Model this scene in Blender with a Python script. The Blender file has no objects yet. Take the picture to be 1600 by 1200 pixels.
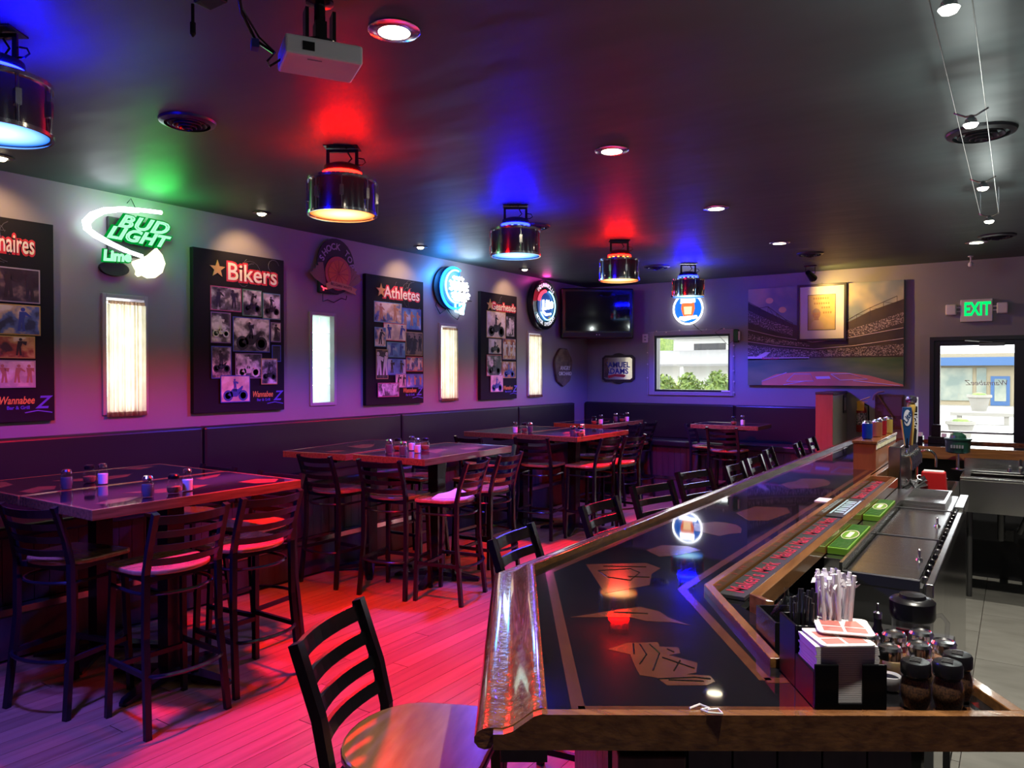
import bpy, math, random
from mathutils import Matrix, Vector
random.seed(7)
sc = bpy.context.scene
C = sc.collection
PI = math.pi
R = math.radians

# ------------------------------------------------------------------ camera, world, exposure
CAM_H = 1.70
cam_d = bpy.data.cameras.new('camera')
cam_d.sensor_width = 36.0
cam_d.lens = 36.0 * 1170.0 / 1600.0
cam_d.clip_start = 0.05
cam_d.clip_end = 200
cam = bpy.data.objects.new('camera', cam_d)
C.objects.link(cam)
cam.location = (0, 0, CAM_H)
cam.rotation_euler = (R(90) - math.atan(15 / 1170.0), 0, math.atan(791 / 1170.0))
sc.camera = cam

w = bpy.data.worlds.new('overcast_sky')
sc.world = w
w.use_nodes = True
bg = w.node_tree.nodes['Background']
bg.inputs[0].default_value = (0.93, 0.97, 1.0, 1)
bg.inputs[1].default_value = 6.5

sc.view_settings.view_transform = 'Standard'
sc.view_settings.look = 'None'
sc.view_settings.exposure = 0.0
sc.view_settings.gamma = 1.0
sc.view_settings.use_curve_mapping = False
try:
    sc.cycles.max_bounces = 8
    sc.cycles.diffuse_bounces = 4
    sc.cycles.glossy_bounces = 4
    sc.cycles.transparent_max_bounces = 16
    sc.cycles.sample_clamp_indirect = 4.0
    sc.cycles.caustics_reflective = False
    sc.cycles.caustics_refractive = False
except Exception:
    pass

# light levels (watts), tuned together here
RED_BEAM, BLUE_BEAM = 680.0, 500.0      # narrow pools on the floor
RED_W, BLUE_W = 400.0, 450.0            # wide spill on walls and tables
RED_RING, BLUE_RING = 360.0, 620.0    # radiance of the LED bands on top of the drums
DOWN_W, EYE_W, TRACK_W = 5.0, 18.0, 170.0
RED = (1.0, 0.006, 0.012)
BLUE = (0.08, 0.06, 1.0)

# ------------------------------------------------------------------ materials
def mat(name, base=(0.8, 0.8, 0.8), rough=0.5, metal=0.0, spec=0.5, emit=None, es=0.0, coat=0.0, coat_r=0.05,
        noise=None, bump=None, alpha=1.0, transm=0.0, sheen=0.0):
    m = bpy.data.materials.new(name)
    m.use_nodes = True
    nt = m.node_tree
    b = nt.nodes['Principled BSDF']
    b.inputs['Base Color'].default_value = (*base, 1)
    b.inputs['Roughness'].default_value = rough
    b.inputs['Metallic'].default_value = metal
    b.inputs['Specular IOR Level'].default_value = spec
    b.inputs['Coat Weight'].default_value = coat
    b.inputs['Coat Roughness'].default_value = coat_r
    b.inputs['Alpha'].default_value = alpha
    b.inputs['Transmission Weight'].default_value = transm
    b.inputs['Sheen Weight'].default_value = sheen
    if emit:
        b.inputs['Emission Color'].default_value = (*emit, 1)
        b.inputs['Emission Strength'].default_value = es
    tc = None
    if noise or bump:
        tc = nt.nodes.new('ShaderNodeTexCoord')
    if noise:
        # noise = (colour2, scale(x,y,z), detail, lo, hi)
        c2, s, det, lo, hi = noise
        mp = nt.nodes.new('ShaderNodeMapping'); mp.inputs['Scale'].default_value = s
        nz = nt.nodes.new('ShaderNodeTexNoise'); nz.inputs['Scale'].default_value = 1.0; nz.inputs['Detail'].default_value = det
        rp = nt.nodes.new('ShaderNodeValToRGB')
        rp.color_ramp.elements[0].position = lo; rp.color_ramp.elements[0].color = (*base, 1)
        rp.color_ramp.elements[1].position = hi; rp.color_ramp.elements[1].color = (*c2, 1)
        nt.links.new(tc.outputs['Object'], mp.inputs['Vector']); nt.links.new(mp.outputs[0], nz.inputs['Vector'])
        nt.links.new(nz.outputs['Fac'], rp.inputs['Fac']); nt.links.new(rp.outputs['Color'], b.inputs['Base Color'])
    if bump:
        # bump = (scale(x,y,z), strength, distance, detail)
        s, st, di, det = bump
        mp = nt.nodes.new('ShaderNodeMapping'); mp.inputs['Scale'].default_value = s
        nz = nt.nodes.new('ShaderNodeTexNoise'); nz.inputs['Scale'].default_value = 1.0; nz.inputs['Detail'].default_value = det
        bp = nt.nodes.new('ShaderNodeBump'); bp.inputs['Strength'].default_value = st; bp.inputs['Distance'].default_value = di
        nt.links.new(tc.outputs['Object'], mp.inputs['Vector']); nt.links.new(mp.outputs[0], nz.inputs['Vector'])
        nt.links.new(nz.outputs['Fac'], bp.inputs['Height']); nt.links.new(bp.outputs['Normal'], b.inputs['Normal'])
    return m

def random_tint(m, amount):
    """small brightness change from object to object (each plank its own board)"""
    nt = m.node_tree
    b = nt.nodes['Principled BSDF']
    src = b.inputs['Base Color'].links[0].from_socket
    oi = nt.nodes.new('ShaderNodeObjectInfo')
    mr = nt.nodes.new('ShaderNodeMapRange')
    mr.inputs['To Min'].default_value = 1 - amount; mr.inputs['To Max'].default_value = 1 + amount
    hs = nt.nodes.new('ShaderNodeHueSaturation')
    nt.links.new(oi.outputs['Random'], mr.inputs['Value']); nt.links.new(mr.outputs[0], hs.inputs['Value'])
    nt.links.new(src, hs.inputs['Color']); nt.links.new(hs.outputs['Color'], b.inputs['Base Color'])

def glassmat(name, tint=(1, 1, 1), gloss=1.0):
    m = bpy.data.materials.new(name); m.use_nodes = True
    nt = m.node_tree; nt.nodes.clear()
    o = nt.nodes.new('ShaderNodeOutputMaterial'); t = nt.nodes.new('ShaderNodeBsdfTransparent'); g = nt.nodes.new('ShaderNodeBsdfGlossy')
    t.inputs[0].default_value = (*tint, 1); g.inputs['Roughness'].default_value = 0.03
    lw = nt.nodes.new('ShaderNodeLayerWeight'); lw.inputs['Blend'].default_value = 0.5
    pw_ = nt.nodes.new('ShaderNodeMath'); pw_.operation = 'POWER'; pw_.inputs[1].default_value = 3.0
    mu = nt.nodes.new('ShaderNodeMath'); mu.operation = 'MULTIPLY_ADD'; mu.inputs[1].default_value = .75 * gloss; mu.inputs[2].default_value = .04 * gloss
    mx = nt.nodes.new('ShaderNodeMixShader')
    nt.links.new(lw.outputs['Facing'], pw_.inputs[0]); nt.links.new(pw_.outputs[0], mu.inputs[0]); nt.links.new(mu.outputs[0], mx.inputs[0])
    nt.links.new(t.outputs[0], mx.inputs[1]); nt.links.new(g.outputs[0], mx.inputs[2]); nt.links.new(mx.outputs[0], o.inputs[0])
    return m

def clothmat(name, col):
    m = bpy.data.materials.new(name); m.use_nodes = True
    nt = m.node_tree; nt.nodes.clear()
    o = nt.nodes.new('ShaderNodeOutputMaterial'); d = nt.nodes.new('ShaderNodeBsdfDiffuse'); t = nt.nodes.new('ShaderNodeBsdfTranslucent')
    tc = nt.nodes.new('ShaderNodeTexCoord'); nz = nt.nodes.new('ShaderNodeTexNoise'); nz.inputs['Scale'].default_value = 9
    rp = nt.nodes.new('ShaderNodeValToRGB')
    rp.color_ramp.elements[0].position = 0.35; rp.color_ramp.elements[0].color = (col[0] * .8, col[1] * .8, col[2] * .75, 1)
    rp.color_ramp.elements[1].position = 0.65; rp.color_ramp.elements[1].color = (*col, 1)
    mx = nt.nodes.new('ShaderNodeMixShader'); mx.inputs[0].default_value = 0.8
    nt.links.new(tc.outputs['Object'], nz.inputs['Vector']); nt.links.new(nz.outputs['Fac'], rp.inputs['Fac'])
    nt.links.new(rp.outputs['Color'], d.inputs[0]); nt.links.new(rp.outputs['Color'], t.inputs[0])
    nt.links.new(d.outputs[0], mx.inputs[1]); nt.links.new(t.outputs[0], mx.inputs[2]); nt.links.new(mx.outputs[0], o.inputs[0])
    return m

def printmat(name, cols, scale, rough=0.5, contrast=(0.36, 0.64)):
    """photo print: soft blotches of the given colours, different on every print"""
    m = bpy.data.materials.new(name); m.use_nodes = True
    nt = m.node_tree; b = nt.nodes['Principled BSDF']; b.inputs['Roughness'].default_value = rough
    tc = nt.nodes.new('ShaderNodeTexCoord'); oi = nt.nodes.new('ShaderNodeObjectInfo')
    ad = nt.nodes.new('ShaderNodeVectorMath'); ad.operation = 'ADD'
    mu = nt.nodes.new('ShaderNodeMath'); mu.operation = 'MULTIPLY'; mu.inputs[1].default_value = 37.0
    cb = nt.nodes.new('ShaderNodeCombineXYZ')
    nz = nt.nodes.new('ShaderNodeTexNoise'); nz.inputs['Scale'].default_value = scale; nz.inputs['Detail'].default_value = 3.0
    rp = nt.nodes.new('ShaderNodeValToRGB'); rp.color_ramp.interpolation = 'EASE'
    n = len(cols)
    while len(rp.color_ramp.elements) < n: rp.color_ramp.elements.new(0.5)
    for i, c in enumerate(cols):
        e = rp.color_ramp.elements[i]; e.position = contrast[0] + (contrast[1] - contrast[0]) * i / (n - 1); e.color = (*c, 1)
    nt.links.new(oi.outputs['Random'], mu.inputs[0]); nt.links.new(mu.outputs[0], cb.inputs[2])
    nt.links.new(tc.outputs['Object'], ad.inputs[0]); nt.links.new(cb.outputs[0], ad.inputs[1])
    nt.links.new(ad.outputs[0], nz.inputs['Vector']); nt.links.new(nz.outputs['Fac'], rp.inputs['Fac'])
    nt.links.new(rp.outputs['Color'], b.inputs['Base Color'])
    return m

def emat(name, col, s):
    m = bpy.data.materials.new(name); m.use_nodes = True
    nt = m.node_tree; nt.nodes.clear()
    o = nt.nodes.new('ShaderNodeOutputMaterial'); e = nt.nodes.new('ShaderNodeEmission')
    e.inputs[0].default_value = (*col, 1); e.inputs[1].default_value = s
    nt.links.new(e.outputs[0], o.inputs[0])
    return m

def lensmat(name, c0, s0, c1, s1, r0, r1):
    """lamp lens: LEDs crowd the middle, so the centre is brighter than the rim"""
    m = bpy.data.materials.new(name); m.use_nodes = True
    nt = m.node_tree; nt.nodes.clear()
    o = nt.nodes.new('ShaderNodeOutputMaterial'); e = nt.nodes.new('ShaderNodeEmission')
    tc = nt.nodes.new('ShaderNodeTexCoord'); sp_ = nt.nodes.new('ShaderNodeSeparateXYZ'); cb = nt.nodes.new('ShaderNodeCombineXYZ')
    ln = nt.nodes.new('ShaderNodeVectorMath'); ln.operation = 'LENGTH'
    rp = nt.nodes.new('ShaderNodeMapRange'); rp.inputs['From Min'].default_value = r0; rp.inputs['From Max'].default_value = r1
    mx = nt.nodes.new('ShaderNodeMix'); mx.data_type = 'RGBA'
    mx.inputs[6].default_value = (*[k * s0 for k in c0], 1); mx.inputs[7].default_value = (*[k * s1 for k in c1], 1)
    nt.links.new(tc.outputs['Object'], sp_.inputs[0]); nt.links.new(sp_.outputs[0], cb.inputs[0]); nt.links.new(sp_.outputs[1], cb.inputs[1])
    nt.links.new(cb.outputs[0], ln.inputs[0]); nt.links.new(ln.outputs['Value'], rp.inputs['Value']); nt.links.new(rp.outputs[0], mx.inputs[0])
    nt.links.new(mx.outputs[2], e.inputs[0]); nt.links.new(e.outputs[0], o.inputs[0])
    return m

M = {}
M['wall'] = mat('wall_paint', (0.27, 0.255, 0.265), 0.42, spec=0.35, noise=((0.235, 0.225, 0.235), (1.3, 1.3, 1.3), 3, .35, .7), bump=((2.5, 2.5, 2.5), .12, .05, 2))
M['ceiling'] = mat('ceiling_satin_black', (0.055, 0.080, 0.080), 0.52, spec=0.25, noise=((0.075, 0.105, 0.104), (.8, 1.6, 1), 4, .3, .75), bump=((1.2, 2.6, 1), .25, .05, 2))
M['floorwood'] = mat('floor_wood', (0.30, 0.145, 0.065), 0.32, noise=((0.20, 0.09, 0.038), (26, 1.6, 10), 5, .3, .7), bump=((30, 2, 10), .08, .01, 3))
random_tint(M['floorwood'], .16)
M['subfloor'] = mat('subfloor', (0.03, 0.02, 0.015), .8)
M['tile'] = mat('grey_tile', (0.20, 0.195, 0.175), 0.42, noise=((0.135, 0.13, 0.115), (3.5, 9, 3), 5, .3, .7), bump=((8, 8, 8), .1, .01, 3))
random_tint(M['tile'], .08)
M['oak'] = mat('oak_trim', (0.22, 0.095, 0.03), 0.25, coat=.6, noise=((0.12, 0.048, 0.015), (5, 60, 60), 4, .35, .68), bump=((6, 70, 70), .15, .004, 3))
M['oak_y'] = mat('oak_trim_long', (0.22, 0.095, 0.03), 0.25, coat=.6, noise=((0.12, 0.048, 0.015), (60, 5, 60), 4, .35, .68), bump=((70, 6, 70), .15, .004, 3))
M['rail'] = mat('bar_rail_oak', (0.26, 0.105, 0.035), 0.16, coat=1.0, coat_r=.06, noise=((0.10, 0.035, 0.012), (34, 34, 90), 4, .35, .66), bump=((50, 50, 110), .45, .004, 3))
M['black_top'] = mat('black_lacquer_top', (0.006, 0.006, 0.007), 0.035, spec=.6, bump=((3, 3, 3), .008, .01, 2))
M['table_top'] = mat('black_table_top', (0.007, 0.006, 0.008), 0.07, spec=.45)
M['tan_table'] = mat('tan_table_print', (0.26, 0.10, 0.04), 0.10, spec=.45, noise=((0.17, 0.06, 0.025), (30, 30, 30), 3, .3, .7))
M['tan'] = mat('tan_inlay', (0.085, 0.032, 0.014), 0.10, spec=.5, coat=.5, noise=((0.06, 0.022, 0.010), (30, 30, 30), 3, .3, .7))
M['black_metal'] = mat('black_enamel', (0.007, 0.0065, 0.008), 0.26, spec=.4)
M['black_matte'] = mat('black_matte', (0.012, 0.012, 0.014), 0.6)
M['seat'] = mat('stool_seat_wood', (0.40, 0.19, 0.075), 0.26, coat=.4, noise=((0.28, 0.12, 0.045), (8, 34, 8), 4, .3, .7))
M['vinyl'] = mat('black_vinyl', (0.011, 0.012, 0.014), 0.36, spec=.5, bump=((5, 5, 5), .1, .02, 2))
M['panel'] = mat('dark_panel_wood', (0.06, 0.036, 0.034), 0.45, noise=((0.04, 0.024, 0.022), (30, 30, 3), 4, .3, .7))
random_tint(M['panel'], .12)
M['panel_red'] = mat('reddish_post_wood', (0.14, 0.055, 0.03), 0.4, noise=((0.08, 0.03, 0.018), (40, 40, 3), 4, .3, .7))
M['steel'] = mat('stainless', (0.60, 0.60, 0.58), 0.20, metal=1.0, noise=((0.47, 0.47, 0.45), (3, 40, 3), 3, .3, .7))
M['steel_dark'] = mat('dark_steel', (0.10, 0.10, 0.10), 0.35, metal=.6)
M['chrome'] = mat('chrome', (0.86, 0.86, 0.88), 0.16, metal=1.0)
M['chrome_dark'] = mat('chrome_shell', (0.42, 0.42, 0.46), 0.12, metal=1.0)
M['white_plastic'] = mat('white_plastic', (0.75, 0.72, 0.72), 0.4)
M['trim'] = mat('window_trim_paint', (0.33, 0.29, 0.33), 0.45)
M['frame_black'] = mat('black_frame', (0.012, 0.012, 0.013), 0.4)
M['canvas'] = mat('black_canvas', (0.010, 0.009, 0.013), 0.7, spec=.2)
M['glass'] = glassmat('window_glass')
M['jar'] = glassmat('jar_glass', (0.93, 0.93, 0.95), 1.0)
M['curtain'] = clothmat('cream_curtain', (0.97, 0.90, 0.66))
M['curtain_hem'] = clothmat('curtain_hem', (0.45, 0.28, 0.18))
M['red_e'] = lensmat('red_lamp_lens', (1.0, .62, .22), 5.0, (1.0, .10, .0), 1.8, .03, .19)
M['blue_e'] = lensmat('blue_lamp_lens', (.45, .85, 1.0), 3.0, (.0, .14, 1.0), 1.6, .03, .19)
M['red_led'] = emat('red_led_dots', (1.0, 0.30, 0.03), 9.0)
M['red_ring'] = emat('red_led_band', (1.0, 0.0004, 0.0002), RED_RING)
M['blue_ring'] = emat('blue_led_band', (0.0003, 0.0006, 1.0), BLUE_RING)
M['blue_led'] = emat('blue_led_ring', (0.07, 0.12, 1.0), 9.0)
M['warm_e'] = emat('warm_bulb', (1.0, 0.86, 0.6), 14.0)
M['cool_e'] = emat('track_bulb', (1.0, 0.95, 0.8), 30.0)
M['neon_green'] = emat('neon_green', (0.40, 1.0, 0.58), 1.25)
M['painted_halo'] = emat('neon_green_halo', (0.0, 0.30, 0.035), 1.0)  # painted glow around the neon letters, not a tube
M['neon_white'] = emat('neon_white', (0.88, 0.93, 1.0), 6.0)
M['neon_blue'] = emat('neon_blue', (0.02, 0.30, 1.0), 5.0)
M['neon_cyan'] = emat('neon_cyan', (0.25, 0.72, 1.0), 4.0)
M['neon_red'] = emat('neon_red', (1.0, 0.04, 0.08), 3.0)
M['neon_yellow'] = emat('neon_lime_panel', (0.98, 1.0, 0.62), 2.2)
M['exit_e'] = emat('exit_green', (0.0, 0.85, 0.14), 1.5)

# ------------------------------------------------------------------ mesh builder
class MB:
    def __init__(self):
        self.v = []; self.f = []
    def box(self, x0, x1, y0, y1, z0, z1):
        n = len(self.v)
        self.v += [(x0, y0, z0), (x1, y0, z0), (x1, y1, z0), (x0, y1, z0), (x0, y0, z1), (x1, y0, z1), (x1, y1, z1), (x0, y1, z1)]
        self.f += [(n + a, n + b, n + c, n + d) for a, b, c, d in ((0, 3, 2, 1), (4, 5, 6, 7), (0, 1, 5, 4), (1, 2, 6, 5), (2, 3, 7, 6), (3, 0, 4, 7))]
        return self
    def hexa(self, bottom, top):
        n = len(self.v); self.v += list(bottom) + list(top)
        self.f += [(n + a, n + b, n + c, n + d) for a, b, c, d in ((0, 3, 2, 1), (4, 5, 6, 7), (0, 1, 5, 4), (1, 2, 6, 5), (2, 3, 7, 6), (3, 0, 4, 7))]
        return self
    def prism(self, poly, z0, z1):
        a = sum(poly[i][0] * poly[(i + 1) % len(poly)][1] - poly[(i + 1) % len(poly)][0] * poly[i][1] for i in range(len(poly)))
        if a < 0: poly = poly[::-1]
        n = len(self.v); k = len(poly)
        self.v += [(p[0], p[1], z0) for p in poly] + [(p[0], p[1], z1) for p in poly]
        self.f.append(tuple(n + i for i in range(k))[::-1]); self.f.append(tuple(n + k + i for i in range(k)))
        for i in range(k):
            j = (i + 1) % k; self.f.append((n + i, n + j, n + k + j, n + k + i))
        return self
    def lathe(self, prof, n=20, cx=0, cy=0, z=0, sx=1, sy=1):
        b = len(self.v); k = len(prof)
        for r, h in prof:
            for i in range(n):
                a = 2 * PI * i / n; self.v.append((cx + r * math.cos(a) * sx, cy + r * math.sin(a) * sy, z + h))
        for j in range(k - 1):
            for i in range(n):
                i2 = (i + 1) % n; self.f.append((b + j * n + i, b + j * n + i2, b + (j + 1) * n + i2, b + (j + 1) * n + i))
        if prof[0] != prof[-1] and prof[0][0] > 1e-5: self.f.append(tuple(b + i for i in range(n))[::-1])
        if prof[0] != prof[-1] and prof[-1][0] > 1e-5: self.f.append(tuple(b + (k - 1) * n + i for i in range(n)))
        return self
    def tube(self, pts, r, n=8, closed=False, sq=None):
        pts = [Vector(p) for p in pts]; k = len(pts); b = len(self.v)
        up0 = None
        for i, p in enumerate(pts):
            if closed: t = pts[(i + 1) % k] - pts[i - 1]
            else: t = pts[min(i + 1, k - 1)] - pts[max(i - 1, 0)]
            t.normalize()
            if up0 is None:
                up0 = Vector((0, 0, 1)) if abs(t.z) < .9 else Vector((0, 1, 0))
            u = up0 - t * up0.dot(t)
            if u.length < 1e-4: u = Vector((1, 0, 0)) - t * t.x
            u.normalize(); s = t.cross(u); up0 = u
            for j in range(n):
                if sq:
                    a = PI / 4 + j * PI / 2; q = u * (sq[1] * (1 if math.sin(a) > 0 else -1)) + s * (sq[0] * (1 if math.cos(a) > 0 else -1))
                else:
                    a = 2 * PI * j / n; q = u * math.sin(a) * r + s * math.cos(a) * r
                self.v.append(tuple(p + q))
        m = k if closed else k - 1
        for i in range(m):
            i2 = (i + 1) % k
            for j in range(n):
                j2 = (j + 1) % n; self.f.append((b + i * n + j, b + i * n + j2, b + i2 * n + j2, b + i2 * n + j))
        if not closed:
            self.f.append(tuple(b + j for j in range(n))[::-1]); self.f.append(tuple(b + (k - 1) * n + j for j in range(n)))
        return self
    def sweep(self, prof, path):
        """prof: closed polygon (o, z), o measured to the left of the plan path"""
        k = len(path); m = len(prof); b = len(self.v)
        dirs = [(Vector(path[i + 1]) - Vector(path[i])).normalized() for i in range(k - 1)]
        for i in range(k):
            d0 = dirs[max(i - 1, 0)]; d1 = dirs[min(i, k - 2)]
            n0 = Vector((-d0.y, d0.x)); n1 = Vector((-d1.y, d1.x)); nn = (n0 + n1)
            nn = nn / (nn.length ** 2) * 2 if nn.length > 1e-6 else n0
            for o, z in prof:
                self.v.append((path[i][0] + nn.x * o, path[i][1] + nn.y * o, z))
        for i in range(k - 1):
            for j in range(m):
                j2 = (j + 1) % m; self.f.append((b + i * m + j, b + i * m + j2, b + (i + 1) * m + j2, b + (i + 1) * m + j))
        self.f.append(tuple(b + j for j in range(m))); self.f.append(tuple(b + (k - 1) * m + j for j in range(m))[::-1])
        return self
    def disc(self, cx, cy, r, z0, z1, n=24, sy=1.0):
        return self.prism([(cx + r * math.cos(2 * PI * i / n), cy + r * sy * math.sin(2 * PI * i / n)) for i in range(n)], z0, z1)
    def mesh(self, name, m, smooth=False):
        me = bpy.data.meshes.new(name)
        me.from_pydata(self.v, [], self.f); me.update()
        import bmesh
        bm = bmesh.new(); bm.from_mesh(me); bmesh.ops.recalc_face_normals(bm, faces=bm.faces); bm.to_mesh(me); bm.free()
        if smooth:
            me.shade_smooth(); me.set_sharp_from_angle(angle=R(38))
        me.materials.append(m)
        return me
    def build(self, name, m, parent=None, smooth=False, bevel=0.0, loc=None):
        o = bpy.data.objects.new(name, self.mesh(name, m, smooth)); C.objects.link(o)
        if parent: o.parent = parent
        if loc: o.location = loc
        if bevel:
            b = o.modifiers.new('bevel', 'BEVEL'); b.width = bevel; b.segments = 2; b.limit_method = 'ANGLE'
        return o

def tag(o, label, cat, group=None, kind=None):
    if label: o['label'] = label
    if cat: o['category'] = cat
    if group: o['group'] = group
    if kind: o['kind'] = kind
    return o
def thing(name, label, cat, loc=(0, 0, 0), rz=0, group=None, mw=None):
    o = bpy.data.objects.new(name, None); C.objects.link(o); o.empty_display_size = .1
    if mw is not None: o.matrix_world = mw
    else:
        o.location = loc; o.rotation_euler = (0, 0, rz)
    return tag(o, label, cat, group)
def struct(o):
    o['kind'] = 'structure'; return o
def dup(root, loc, rz, label, group=None):
    r = root.copy(); C.objects.link(r); r.location = loc; r.rotation_euler = (0, 0, rz); r['label'] = label
    if group: r['group'] = group
    for ch in list(root.children):
        c = ch.copy(); C.objects.link(c); c.parent = r
        for g in ch.children:
            d = g.copy(); C.objects.link(d); d.parent = c
    return r
WX, WY, WZ = -5.55, 10.30, 3.04          # left wall, far wall, ceiling
def lw(y, z, off=0.0):                   # frame on the left wall: x right, y up, z out of the wall
    return Matrix(((0, 0, 1, WX + off), (1, 0, 0, y), (0, 1, 0, z), (0, 0, 0, 1)))
def fw(x, z, off=0.0):                   # frame on the far wall
    return Matrix(((1, 0, 0, x), (0, 0, -1, WY - off), (0, 1, 0, z), (0, 0, 0, 1)))
def text(s, size, ext=0.0008, outline=0.0, shear=0.0, offset=0.0, space=1.0, align='CENTER'):
    cu = bpy.data.curves.new('text', 'FONT'); cu.body = s; cu.size = size; cu.align_x = align; cu.align_y = 'CENTER'
    cu.shear = shear; cu.space_character = space; cu.resolution_u = 3; cu.offset = offset
    if outline:
        cu.fill_mode = 'NONE'; cu.bevel_depth = outline; cu.bevel_resolution = 1
    else: cu.extrude = ext
    ob = bpy.data.objects.new('text', cu)
    me = bpy.data.meshes.new_from_object(ob)
    bpy.data.objects.remove(ob); bpy.data.curves.remove(cu)
    return me
def textobj(name, s, size, m, parent, loc=(0, 0, 0), rot=(0, 0, 0), scale=(1, 1, 1), **kw):
    me = text(s, size, **kw); me.materials.clear(); me.materials.append(m)
    o = bpy.data.objects.new(name, me); C.objects.link(o); o.parent = parent; o.location = loc; o.rotation_euler = rot; o.scale = scale
    return o
def arc(cx, cy, r, a0, a1, n=16, ry=None, z=0):
    ry = ry or r
    return [(cx + r * math.cos(R(a0 + (a1 - a0) * i / n)), cy + ry * math.sin(R(a0 + (a1 - a0) * i / n)), z) for i in range(n + 1)]
def arctext(name, s, radius, a_mid, step, size, m, parent, z, flip=False, sy=1.0, **kw):
    n = len(s)
    for i, ch in enumerate(s):
        if ch == ' ': continue
        k = i - (n - 1) / 2
        a = a_mid - k * step if not flip else a_mid + k * step
        rot = R(a - 90) if not flip else R(a + 90)
        textobj(name, ch, size, m, parent, (radius * math.cos(R(a)), radius * sy * math.sin(R(a)), z), (0, 0, rot), **kw)
def light(name, kind, loc, energy, col, parent=None, size=None, blend=.3, radius=.05, rot=(0, 0, 0)):
    d = bpy.data.lights.new(name, kind); d.energy = energy; d.color = col
    if kind == 'SPOT': d.spot_size = R(size); d.spot_blend = blend
    d.shadow_soft_size = radius
    o = bpy.data.objects.new(name, d); C.objects.link(o); o.location = loc; o.rotation_euler = rot
    if parent: o.parent = parent
    return o
def aim(frm, to):
    return (Vector(to) - Vector(frm)).to_track_quat('-Z', 'Y').to_euler()
# ------------------------------------------------------------------ the room
X1, Y0 = 2.60, -3.20
fl = struct(MB().box(WX - .2, X1 + .2, Y0 - .2, WY + .2, -.12, -.014).build('floor', M['subfloor']))
# wood planks run along the room, left of the bar
pw = 0.118
plank = MB().box(.0012, pw - .0012, 0.0012, .9988, -.014, 0.0).mesh('plank', M['floorwood'])
x = WX + .62
row = 0
while x < -0.62:
    y = -2.6 + (row * 0.73) % 1.9
    y0 = Y0
    cuts = [Y0]
    while y < WY - .35:
        cuts.append(y); y += 1.9 + .25 * math.sin(row * 3.1 + y)
    cuts.append(WY)
    for a, b in zip(cuts[:-1], cuts[1:]):
        if b < .6: continue
        o = bpy.data.objects.new('plank', plank); C.objects.link(o); o.parent = fl
        o.location = (x, max(a, -.4), 0); o.scale = (1, b - max(a, -.4), 1)
    x += pw; row += 1
pl2 = MB()
for i in range(row):
    pl2.box(WX + .62 + i * pw + .0012, WX + .62 + (i + 1) * pw - .0012, Y0, -.402 if i % 2 else -.405, -.014, 0)
pl2.build('plank_rest', M['floorwood'], fl)['kind'] = 'stuff'
# grey tiles behind the bar
tile = MB().box(.002, .598, .002, .998, -.014, 0.0).mesh('tile', M['tile'])
xs = [-0.80 + .6 * i for i in range(6)]
for i, xx in enumerate(xs):
    yy = -3.2 + .45 * (i % 2)
    while yy < 9.6:
        o = bpy.data.objects.new('tile', tile); C.objects.link(o); o.parent = fl
        o.location = (xx + .0, yy, .0015)
        yy += 1.0
struct(MB().box(WX - .2, X1 + .2, Y0 - .2, WY + .2, WZ, WZ + .12).build('ceiling', M['ceiling']))

LWIN = [(2.855, 3.20), (4.787, 5.116), (6.695, 7.03), (8.568, 8.92)]
zb, zt = 1.40, 2.295
m = MB().box(WX - .2, WX, Y0, WY + .2, 0, zb + .02).box(WX - .2, WX, Y0, WY + .2, zt - .02, WZ)
ys = [Y0] + [t for a, b in LWIN for t in (a + .02, b - .02)] + [WY + .2]
for i in range(0, len(ys), 2): m.box(WX - .2, WX, ys[i], ys[i + 1], zb + .02, zt - .02)
struct(m.build('wall_left', M['wall']))
fx0, fx1, fz0, fz1 = -4.43, -3.31, 1.45, 2.265
dx0, dx1, dz1 = -.885, .13, 2.147
m = MB().box(WX, fx0, WY, WY + .2, 0, WZ).box(fx0, fx1, WY, WY + .2, 0, fz0).box(fx0, fx1, WY, WY + .2, fz1, WZ)
m.box(fx1, dx0, WY, WY + .2, 0, WZ).box(dx0, dx1, WY, WY + .2, dz1, WZ).box(dx1, X1 + .2, WY, WY + .2, 0, WZ)
struct(m.build('wall_far', M['wall']))
struct(MB().box(X1, X1 + .2, Y0, WY, 0, WZ).build('wall_right', M['wall']))
struct(MB().box(WX, X1 + .2, Y0 - .2, Y0, 0, WZ).build('wall_back', M['wall']))

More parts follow.
